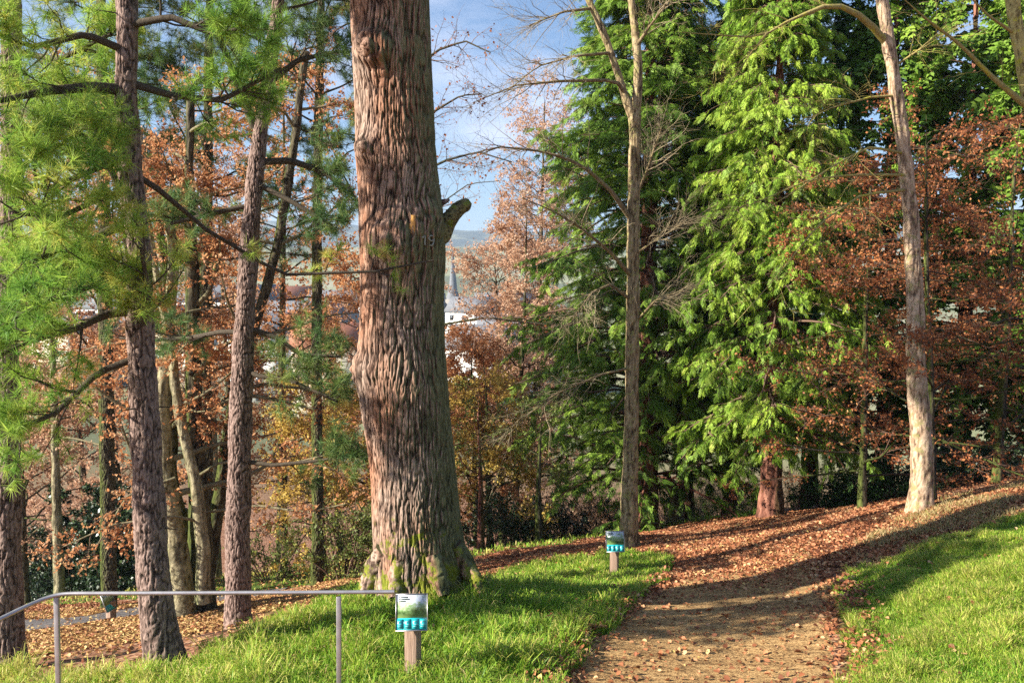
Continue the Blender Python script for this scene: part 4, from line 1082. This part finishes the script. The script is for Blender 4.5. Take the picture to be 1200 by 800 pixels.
# ------------------------------------------------------------------ conifers
def conifer(px, py, d, h, r0, radius, label, seed, mat, n1=110, z0=1.6, droop=-0.07, up=0.25, n2=9, n3=7, spray=0.34, prof=None, low=False, group='conifers behind the bend of the path', name='conifer_tree',
            bark='red_bark', lean=0.0, n_parts=12, roll=0.45, flare=0.35, hang=0.35):
    rng = np.random.default_rng(seed)
    b = ground_base(px, py, d)
    PR = np.array([[b[0] + lean * h * t, b[1], b[2] + h * t, max(0.02, r0 * (1 - 0.93 * t))] for t in np.linspace(0, 1, 8)])
    root = thing(name, PR[0, :3] + [0, 0, 0.12], label, 'tree', group)
    build('trunk', trunk_geo(PR, 40, 0.06, seed, depth=0.03, fr=14, fz=1.5, flare=flare, lobes=5, fl_h=0.35, lump=0.12), M[bark], root, smooth=True)
    t0 = z0 / h
    P, Rr, tt = star_limbs(PR, rng, n1, t0, 0.98, radius, up, K=9, wob=0.06, grav=droop, rf=0.2, lprof=prof or (lambda t: (1.0 - 0.85 * t) * (0.75 + 0.25 * np.minimum(1, t * 6))))
    gw = G(); Rr = np.minimum(Rr, 0.035)
    # the lowest limbs are parts of their own, thin upper ones go with the twigwork
    put_limbs(P, Rr, M[bark], root, n_parts=n_parts, sides=5, g_rest=gw)
    s, dd, r, pi, t = spawn(P, Rr, n2, 0.2, 1.0, 0.8, 0.2, rng, 0.6)
    L = 0.26 * radius * rng.uniform(0.5, 1.2, len(s)) * (1.2 - 0.6 * t) + 0.2
    P2 = curve(s, dd, L, 5, 0.08, droop * 1.3, rng); tubes(gw, P2, taper(np.full(len(s), 0.008), 5, 0.4), 3)
    s3, d3, r3, pi3, t3 = spawn(P2, np.full(P2.shape[:2], 0.01), n3, 0.1, 1.0, 0.6, 0.3, rng, 0.5)
    d3 = nrm(d3 + np.array([0, 0, -hang]))
    gl = G()
    cl = rng.random(len(P))[pi[pi3]] * 0.35 + rng.random(len(P2))[pi3] * 0.35
    rn = np.clip(cl + 0.3 * rng.random(len(s3)), 0, 1)
    put_tpl(gl, SPRAYS_LOW if low else SPRAYS, s3, d3, spray * rng.uniform(0.6, 1.2, len(s3)), rng, 0, rn, roll)
    build('twigwork', gw, M['twig_brown'], root); build('crown', gl, M[mat], root)

bulge = lambda t: (1.0 - 0.9 * t ** 1.6) * (0.8 + 0.2 * np.minimum(1, t * 5))
conifer(757, 622, 24, 19, 0.34, 3.7, 'wide dark green conifer with a red brown trunk behind the slender bare tree', 61, 'cyp_mid', n1=340, z0=1.5, prof=bulge, n2=12, n3=14, spray=0.25, roll=0.7)
conifer(803, 612, 26.5, 16.0, 0.28, 2.4, 'tall conifer with a black leaning base beside the split pale stump', 62, 'cyp_mid', n1=120, z0=2.6, prof=bulge, lean=-0.012, n3=9, spray=0.28)
conifer(903, 606, 21, 15.0, 0.27, 2.6, 'bright yellow green conifer with drooping sprays and a flared red trunk by the path bend', 63, 'cyp_bright', n1=300, z0=2.3, prof=bulge, n2=12, n3=13, droop=-0.10, spray=0.20, hang=0.7, roll=0.8)
conifer(855, 606, 24.5, 14.5, 0.2, 2.2, 'bright conifer crowded between the flared red trunk and the black one', 64, 'cyp_bright', n1=190, z0=2.8, prof=bulge, n2=10, n3=12, droop=-0.10, spray=0.21, hang=0.7, roll=0.8)
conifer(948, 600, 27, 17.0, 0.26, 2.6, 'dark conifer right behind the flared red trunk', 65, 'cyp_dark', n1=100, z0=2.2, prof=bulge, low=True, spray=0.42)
conifer(1035, 590, 25.5, 16.0, 0.28, 2.8, 'dark conifer seen through the rust beeches, nearer the red trunk', 66, 'cyp_mid', n1=110, z0=1.2, prof=bulge, low=True, spray=0.42)
conifer(1125, 570, 24, 15.0, 0.26, 2.8, 'dark conifer just past the pale trunk, seen through rust leaves', 67, 'cyp_mid', n1=110, z0=1.2, prof=bulge, low=True, spray=0.42)
conifer(1215, 552, 22, 14.0, 0.26, 2.6, 'dark conifer cut by the photo edge above the bank', 68, 'cyp_mid', n1=110, z0=1.4, prof=bulge, low=True, spray=0.42)

# split pale stump beside the black conifer base
P = pxline([(790,612,9),(793,590,7),(788,570,5.5),(780,555,4.5)], 25.2)
t = thing('tree_stump', root_on_ground(P)[0, :3], 'pale split stump leaning against the black conifer base', 'stump')
build('trunk', trunk_geo(root_on_ground(P), 24, 0.04, 71, depth=0.03, fr=14, fz=2, flare=0.5, lump=0.25), M['thin_bark'], t, smooth=True)
# small bare trunks of the understory
for (px, py, d, h, r, lab, mat, sd) in [(563, 645, 23, 4.5, 0.10, 'red brown young trunk in the dark thicket next to the old tree', 'red_bark', 81), (631, 634, 22.5, 3.6, 0.11, 'short grey green trunk in front of the bare thicket', 'dark_stem', 82)]:
    broadleaf([(pole(px, py, d, h, r, rg, 0.01),)], lab, sd, mat, 'laurel', name='young_tree', n1=10, t0=0.45, length=1.2, n2=6, n3=5, l2=0.5, l3=0.25, per=4, leaf=0.07)

# ------------------------------------------------------------------ shrubs
def shrub(px, py, d, w, h, label, seed, mat, n_st=16, n2=7, n3=6, per=6, leaf=0.06, name='evergreen_shrub', group=None, twigm='twig_brown', spread=0.6, cat='shrub'):
    rng = np.random.default_rng(seed)
    b = ground_base(px, py, d); b[2] += 0.1
    root = thing(name, b, label, cat, group)
    az = rng.uniform(0, 2*math.pi, n_st)
    s = b + np.stack([np.cos(az) * w * 0.15, np.sin(az) * w * 0.15, 0*az - 0.05], 1)
    dd = np.stack([np.cos(az) * spread, np.sin(az) * spread, np.full(n_st, 0.8)], 1) + rng.normal(0, 0.2, (n_st, 3))
    dd[:, :2] *= w / h
    L = rng.uniform(0.7, 1.1, n_st) * math.hypot(h, w * 0.4)
    P = curve(s, dd, L, 8, 0.14, 0.0, rng); Rr = taper(np.full(n_st, 0.018), 8, 0.3)
    gw, gl = G(), G(); tubes(gw, P, Rr, 5)
    twigs(gw, gl, P, Rr, rng, n2, n3, 0.32 * w + 0.15, 0.22, planar=0.1, leaf=(leaf,) if mat else None, per=per, t0=0.1)
    build('stem', gw, M[twigm], root)
    if mat: build('foliage', gl, M[mat], root)
# dark hedge on the lane: seven clipped dark bushes grown together
def hedge():
    rng = np.random.default_rng(90)
    pts = [GX([(px, py)])[0] for px, py in ((-60, 712), (40, 706), (130, 700), (215, 690))]
    pts = resample(np.array([[p[0], p[1] + 0.1, 0] for p in pts]), 40)
    b = np.array([pts[0, 0], pts[0, 1], Hs(pts[0, 0], pts[0, 1])])
    root = thing('hedge', b, 'thick black green hedge along the lane under the orange beeches', 'hedge')
    n = 170
    i = rng.integers(0, 40, n); s = np.stack([pts[i, 0] + rng.normal(0, .12, n), pts[i, 1] + rng.normal(0, 0.3, n), np.zeros(n)], 1); s[:, 2] = H(s[:, 0], s[:, 1]) - 0.05
    dd = rng.normal(0, 0.25, (n, 3)); dd[:, 2] = 1
    P = curve(s, dd, rng.uniform(2.0, 3.0, n), 8, 0.07, 0, rng); Rr = taper(np.full(n, 0.02), 8, 0.4)
    gw, gl = G(), G(); tubes(gw, P, Rr, 5)
    twigs(gw, gl, P, Rr, rng, 17, 7, 0.6, 0.25, planar=0.2, leaf=(0.10,), per=13, t0=0.03)
    build('stem', gw, M['branch_dark'], root); build('foliage', gl, M['holly'], root)
hedge()
shrub(405, 678, 19, 1.0, 2.1, 'glossy dark holly bush pressed against the old trunk', 91, 'laurel', 18, per=7)
shrub(318, 690, 21, 1.1, 1.7, 'olive evergreen bush between the slender pine and the holly', 92, 'laurel', 14)
for k, (px, py, d, w, h, lab, mt) in enumerate([
    (575, 646, 24.5, 1.3, 1.9, 'black evergreen bush beside the golden tree base', 'holly'), (610, 640, 25.5, 1.3, 2.1, 'black evergreen bush behind the short grey green trunk', 'holly'),
    (655, 634, 27, 1.2, 1.5, 'dark low bush of the thicket under the wide conifer', 'holly'), (700, 628, 28, 1.2, 1.3, 'dark low bush behind the far sign', 'holly'),
    (975, 594, 22.8, 1.5, 1.2, 'dark yew bush beside the flared red trunk', 'cyp_dark'), (1025, 590, 22, 1.6, 1.1, 'dark yew bush midway between red trunk and pale trunk', 'cyp_dark'),
    (1060, 586, 21, 1.2, 0.9, 'low yew bush just behind the pale trunk base', 'cyp_dark'), (1130, 566, 20.5, 1.5, 0.8, 'low dark bush past the pale trunk on the bank', 'holly'),
    (1195, 552, 20, 1.5, 0.8, 'low dark bush at the photo edge on the bank crest', 'holly')]):
    shrub(px, py, d, w, h, lab, 100 + k, mt, 14, n2=7, n3=6, per=7, leaf=0.075, group='evergreen undergrowth bushes')
for k, (px, py, d) in enumerate([(648,634,29),(668,632,29.5),(690,630,29),(712,628,30),(735,626,30),(785,612,31),(812,610,30),(835,606,31),(860,604,30),(882,602,31),(925,600,30),(950,598,30)]):
    shrub(px, py, d, 1.3, 1.5, 'leafless tan brush, one of the row behind the conifer trunks', 120 + k, None, 30, n2=9, n3=6, name='bare_shrub', group='row of leafless brush behind the conifers', twigm='twig', spread=0.35)
# small leafy patch under the wide conifer
shrub(706, 628, 25.5, 0.8, 2.0, 'small shrub with pink brown leaves under the wide conifer', 140, 'tan_leaf', 10, per=5, name='autumn_shrub')

# ------------------------------------------------------------------ handrail
def handrail():
    d = 7.0
    b = W(66, 860, d); b[2] = Hs(b[0], b[1])
    root = thing('handrail', b, 'thin grey metal handrail running level then bending down, in front of the pines', 'handrail')
    P = np.array([W(-60, 752, 6.4), W(0, 725, 6.7), W(30, 710, 6.85), W(58, 698.5, 6.98), W(66, 696, 7.0), W(78, 695, 7.0), W(200, 694.5, 7.02), W(397, 693.5, 7.05), W(462, 693, 7.07)])
    Q = resample(P, 80); g = G(); tubes(g, Q[None], np.full((1, 80), 0.0165), 12)
    for e, s in ((0, -1), (79, 1)):
        n = 12; th = np.arange(n) * 2 * math.pi / n
        T = nrm(Q[e] - Q[e - s]); e1 = nrm(np.cross([0, 0, 1], T)); e2 = np.cross(T, e1)
        V = Q[e] + 0.0165 * (np.cos(th)[:, None] * e1 + np.sin(th)[:, None] * e2)
        g.add(np.vstack([V, Q[e:e+1] + T * 0.004]), np.stack([np.arange(n), (np.arange(n)+1) % n, np.full(n, n)], 1))
    build('rail', g, M['metal'], root, smooth=True)
    for (px, dd, lean) in ((66, 7.0, -0.01), (397, 7.05, -0.01), (-50, 6.45, 0)):
        top = W(px, 697 if px > 0 else 750, dd); z0 = Hs(top[0], top[1]) - 0.2
        hgt = top[2] - z0 - 0.012
        g = G(); box(g, (0, 0, 0), (0.038, 0.03, hgt), bev=0.004)
        V = g.V[0]; V[:, 0] += lean * (hgt/2 - V[:, 2]) ; V += np.array([top[0], top[1], z0 + hgt / 2])
        build('post', g, M['metal'], root)
handrail()

# ------------------------------------------------------------------ signs
def sign(px, py_base, d, w_px, label, yaw, prm, py_board, sd=0):
    b = W(px, py_base, d); b[2] = Hs(b[0], b[1]) - 0.05
    root = thing('information_sign', b, label, 'sign', None)
    w = w_px * d / F; hb = w * 1.12
    tilt = R(-22)
    Rm = rotz(yaw) @ rotx(tilt)
    h_post = W(px, py_board, d)[2] - b[2]
    pc = b + np.array([0, 0, h_post])
    Rz = rotz(yaw - 0.35)
    g = G(); pw = w * 0.42
    box(g, (0, 0, 0), (pw, pw, h_post + 0.25), bev=0.008)
    V = g.V[0]; m = V[:, 2] > 0; V[m, 2] -= 0.10 * 0 ; g.V[0] = (V @ Rz.T) + b + np.array([0, 0.02, h_post / 2 - 0.125])
    build('post', g, M['post_wood'], root)
    c = pc + np.array([0, -0.06, hb * 0.05])
    def pl(nm, lx, lz, sx, sz, ly, th, mat, par, bev=0.0):
        g = G(); box(g, (lx, ly, lz), (sx, th, sz), bev=bev); g.V[0] = g.V[0] @ Rm.T + c
        o = build(nm, g, mat, par, base=b); return o
    back = pl('board', 0, 0, w, hb, 0.006, 0.008, M['dark_metal'], root, 0.002)
    fw = 0.006
    for nm, lx, lz, sx, sz in (('frame', 0, hb/2 - fw/2, w, fw), ('frame', 0, -hb/2 + fw/2, w, fw * 1.6), ('frame', -w/2 + fw/2, 0, fw, hb - 2.6 * fw), ('frame', w/2 - fw/2, 0, fw, hb - 2.6 * fw)):
        pl(nm, lx, lz, sx, sz, -0.004, 0.011, M['metal'], root)
    iw, ih = w - 2 * fw - 0.002, hb - 2.6 * fw - 0.002
    pic_h = ih * 0.66
    pl('picture', 0, ih/2 - pic_h/2, iw, pic_h, -0.001, 0.005, prm, root)
    band = pl('teal_band', 0, -ih/2 + (ih - pic_h)/2, iw, ih - pic_h - 0.001, -0.001, 0.005, M['teal'], root)
    bh = ih - pic_h
    for k in range(4):
        cx = (-1.5 + k) * iw / 4; cz = -ih/2 + bh/2
        pl('info_tile', cx, cz, iw/4*0.86, bh*0.8, -0.004, 0.003, M['teal_dark'], band)
        pl('info_mark', cx - iw/40, cz + bh*0.2, iw/4*0.5, bh*0.09, -0.0062, 0.0022, M['teal_light'], band)
        pl('info_mark', cx, cz - bh*0.05, iw/4*0.62, bh*0.05, -0.0062, 0.0022, M['teal_light'], band)
        pl('info_mark', cx - iw/60, cz - bh*0.2, iw/4*0.5, bh*0.05, -0.0062, 0.0022, M['teal_light'], band)
    pt = ih/2
    for k, (lx, lz, sx) in enumerate(((-0.28, 0.11, 0.30), (-0.25, 0.19, 0.36), (-0.31, 0.27, 0.22))):
        pl('caption', lx * iw, pt - lz * pic_h, sx * iw, 0.035 * ih, -0.0042, 0.0016, M['ink'], root)
sign(484, 800, 7.8, 38, 'tree information sign with teal band on a wooden post at the end of the handrail', 0.07, M['print1'], 716)
sign(720, 678, 14, 22, 'small tree information sign on a wooden post in front of the slender bare tree', 0.04, M['print2'], 634)
sign(130, 733, 16.2, 20, 'far information sign seen edge on by the sloping lane', 1.4, M['print1'], 704)

# ------------------------------------------------------------------ town across the valley
def house(px, d, w, dp, h, label, wall, roof, seed, yaw):
    rng = np.random.default_rng(seed)
    x = (px - 600) / F * d; z = Hs(x, d) - 0.3
    root = thing('town_house', (x, d, z), label, 'house', 'town houses seen through the autumn leaves')
    Rm = rotz(yaw); b = np.array([x, d, z])
    def put(nm, c, s, mat, par=root):
        g = G(); box(g, c, s); g.V[0] = g.V[0] @ Rm.T + b; return build(nm, g, mat, par, base=b)
    put('wall', (0, 0, h/2), (w, dp, h), wall)
    rh = dp * 0.36; o = 0.5
    V = np.array([[-w/2-o, -dp/2-o, h-0.2], [w/2+o, -dp/2-o, h-0.2], [w/2+o, dp/2+o, h-0.2], [-w/2-o, dp/2+o, h-0.2], [-w/2-o, 0, h+rh], [w/2+o, 0, h+rh]])
    g = G().add(V @ Rm.T + b, [[0, 1, 5, 4], [2, 3, 4, 5], [0, 3, 2, 1]]); g.more([[0, 4, 3], [1, 2, 5]], 0)
    rf = build('roof', g, roof, root, base=b)
    put('chimney', (w*0.2, 0.8, h + rh * 0.9), (0.8, 0.8, 1.8), M['roof_red'], rf)
    nf = int(h // 3); nc = int(w // 3.2)
    for i in range(nf):
        for j in range(nc):
            put('window', ((j + 0.5 - nc/2) * w / nc, -dp/2 - 0.02, 1.6 + i * (h - 0.6) / nf), (1.2, 0.12, 1.5), M['glass'])
_hs = [(575,165,14,11,12,'white','grey'),(612,190,18,11,13,'white','grey'),(640,230,16,11,12,'cream','red'),(560,270,16,12,15,'white','grey'),(600,300,24,12,16,'white','grey'),
       (395,150,14,11,12,'cream','red'),(360,190,20,12,15,'white','grey'),(320,170,15,11,13,'white','grey'),(270,230,26,12,18,'white','grey'),(235,180,16,11,13,'cream','red'),
       (190,200,18,11,14,'white','grey'),(140,240,20,12,16,'white','grey'),(90,190,15,11,12,'cream','grey'),(50,260,22,12,17,'white','grey'),(405,280,24,12,17,'white','grey'),(330,310,26,12,18,'grey','red')]
_seen = ['just beyond the old trunk','below the wide conifer edge','highest up against the conifer','nearest the church spire','longest, under the pink brown crown','beside the old trunk over yellow leaves','facing between pine and old trunk','right behind the slender pine','tallest behind the forked beech','between the forked beech stems','close past the thick leaning pine','over the dark hedge','behind the tan beech','by the photo edge pine','far behind the orange beech','farthest of the pine gap']
for k, (px, d, w, dp, h, wl, rf) in enumerate(_hs):
    house(px, d, w, dp, h, f'{wl} gabled town house with {"red tile" if rf == "red" else "slate"} roof, {_seen[k]}', M['wall_' + wl], M['roof_' + rf], 200 + k, ((k * 37) % 11 - 5) * 0.09)

def church():
    d = 450; x = (531 - 600) / F * d; z = Hs(x, d) - 0.5; b = np.array([x, d, z])
    root = thing('church', b, 'church with a thin dark pointed spire in front of the pale fields', 'church')
    top = W(532, 289, d)[2]; th = (top - z) * 0.38; r = 3.6
    g = G(); box(g, b + [0, 0, th/2], (2*r, 2*r, th)); build('tower', g, M['stone'], root)
    n = 8; a = np.arange(n) * 2*math.pi/n + math.pi/8
    V = [[x + math.cos(t_) * r * s, d + math.sin(t_) * r * s, zz] for (s, zz) in ((1.08, z + th), (0.62, z + th + 5), (0.02, top)) for t_ in a]
    f = [[k*n+j, k*n+(j+1) % n, (k+1)*n+(j+1) % n, (k+1)*n+j] for k in range(2) for j in range(n)]
    build('spire', G().add(V, f), M['roof_grey'], root)
    g = G(); box(g, b + [-16, 0, 6], (24, 11, 12)); build('nave', g, M['stone'], root)
    V = np.array([[-28.5,-6,11.8],[-3.8,-6,11.8],[-3.8,6,11.8],[-28.5,6,11.8],[-28.5,0,19],[-3.8,0,19]]) + b
    g = G().add(V, [[0,1,5,4],[2,3,4,5],[0,3,2,1]]); g.more([[0,4,3],[1,2,5]], 0); build('roof', g, M['roof_grey'], root)
    for k in range(4):
        g = G(); box(g, b + [-25 + k*6, -5.55, 6], (1.6, 0.2, 6)); build('window', g, M['glass'], root)
church()

# ------------------------------------------------------------------ air
def haze():
    g = G(); box(g, (0, 3300, 130), (10300, 7700, 340))
    m = bpy.data.materials.new('valley_air'); m.use_nodes = True; t = m.node_tree; t.nodes.clear()
    o_ = t.nodes.new('ShaderNodeOutputMaterial'); v = t.nodes.new('ShaderNodeVolumePrincipled')
    v.inputs['Color'].default_value = (0.62, 0.77, 1.0, 1); v.inputs['Density'].default_value = 0.00022; v.inputs['Anisotropy'].default_value = 0.2
    t.links.new(v.outputs[0], o_.inputs['Volume'])
    tagk(build('haze', g, m), 'stuff')
haze()

# ------------------------------------------------------------------ light, sky, camera
SUN_EL = R(28); SUN_AZ_FROM = R(199)   # direction towards the sun, measured from +X
sd_ = Vector((math.cos(SUN_AZ_FROM) * math.cos(SUN_EL), math.sin(SUN_AZ_FROM) * math.cos(SUN_EL), math.sin(SUN_EL)))
L = bpy.data.lights.new('sun', 'SUN'); L.energy = 5.0; L.angle = R(0.53); L.color = (1.0, 0.93, 0.80)
so = bpy.data.objects.new('sun', L); COL.objects.link(so); so.rotation_euler = sd_.to_track_quat('Z', 'Y').to_euler(); so.location = (-20, -10, 30)

w = bpy.data.worlds.new('World'); scene.world = w; w.use_nodes = True
nt = w.node_tree; nt.nodes.clear()
out = nt.nodes.new('ShaderNodeOutputWorld'); bg = nt.nodes.new('ShaderNodeBackground'); bg.inputs[1].default_value = 0.06
sky = nt.nodes.new('ShaderNodeTexSky'); sky.sky_type = 'NISHITA'; sky.sun_disc = False
sky.sun_elevation = SUN_EL; sky.sun_rotation = math.atan2(sd_.x, sd_.y) % (2 * math.pi)
sky.air_density = 1.0; sky.dust_density = 0.6; sky.ozone_density = 5.0; sky.altitude = 200
tc = nt.nodes.new('ShaderNodeTexCoord'); mp = nt.nodes.new('ShaderNodeMapping'); mp.inputs['Scale'].default_value = (1.5, 1.5, 4.0)
nz = nt.nodes.new('ShaderNodeTexNoise'); nz.inputs['Scale'].default_value = 2.2; nz.inputs['Detail'].default_value = 7; nz.inputs['Roughness'].default_value = 0.6
cr = nt.nodes.new('ShaderNodeValToRGB'); cr.color_ramp.elements[0].position = 0.50; cr.color_ramp.elements[1].position = 0.85
mx = nt.nodes.new('ShaderNodeMix'); mx.data_type = 'RGBA'; mx.inputs[7].default_value = (6.0, 6.2, 7.4, 1)
lk = nt.links.new
lk(tc.outputs['Generated'], mp.inputs[0]); lk(mp.outputs[0], nz.inputs['Vector']); lk(nz.outputs['Fac'], cr.inputs[0]); lk(cr.outputs[0], mx.inputs[0])
lk(sky.outputs[0], mx.inputs[6]); lk(mx.outputs[2], bg.inputs[0]); lk(bg.outputs[0], out.inputs[0])

cam = bpy.data.cameras.new('camera'); co = bpy.data.objects.new('camera', cam); COL.objects.link(co)
cam.sensor_width = 36; cam.lens = F / 1200 * 36; cam.clip_end = 12000; cam.clip_start = 0.05
co.location = tuple(CAM); co.rotation_euler = (math.pi / 2 - PITCH, 0, 0)
scene.camera = co
vs = scene.view_settings; vs.view_transform = 'Standard'; vs.look = 'None'; vs.exposure = 1.6; vs.gamma = 1
scene.render.engine = 'CYCLES'
cy = scene.cycles; cy.max_bounces = 4; cy.diffuse_bounces = 2; cy.glossy_bounces = 2; cy.transmission_bounces = 3; cy.transparent_max_bounces = 4; cy.use_denoising = False
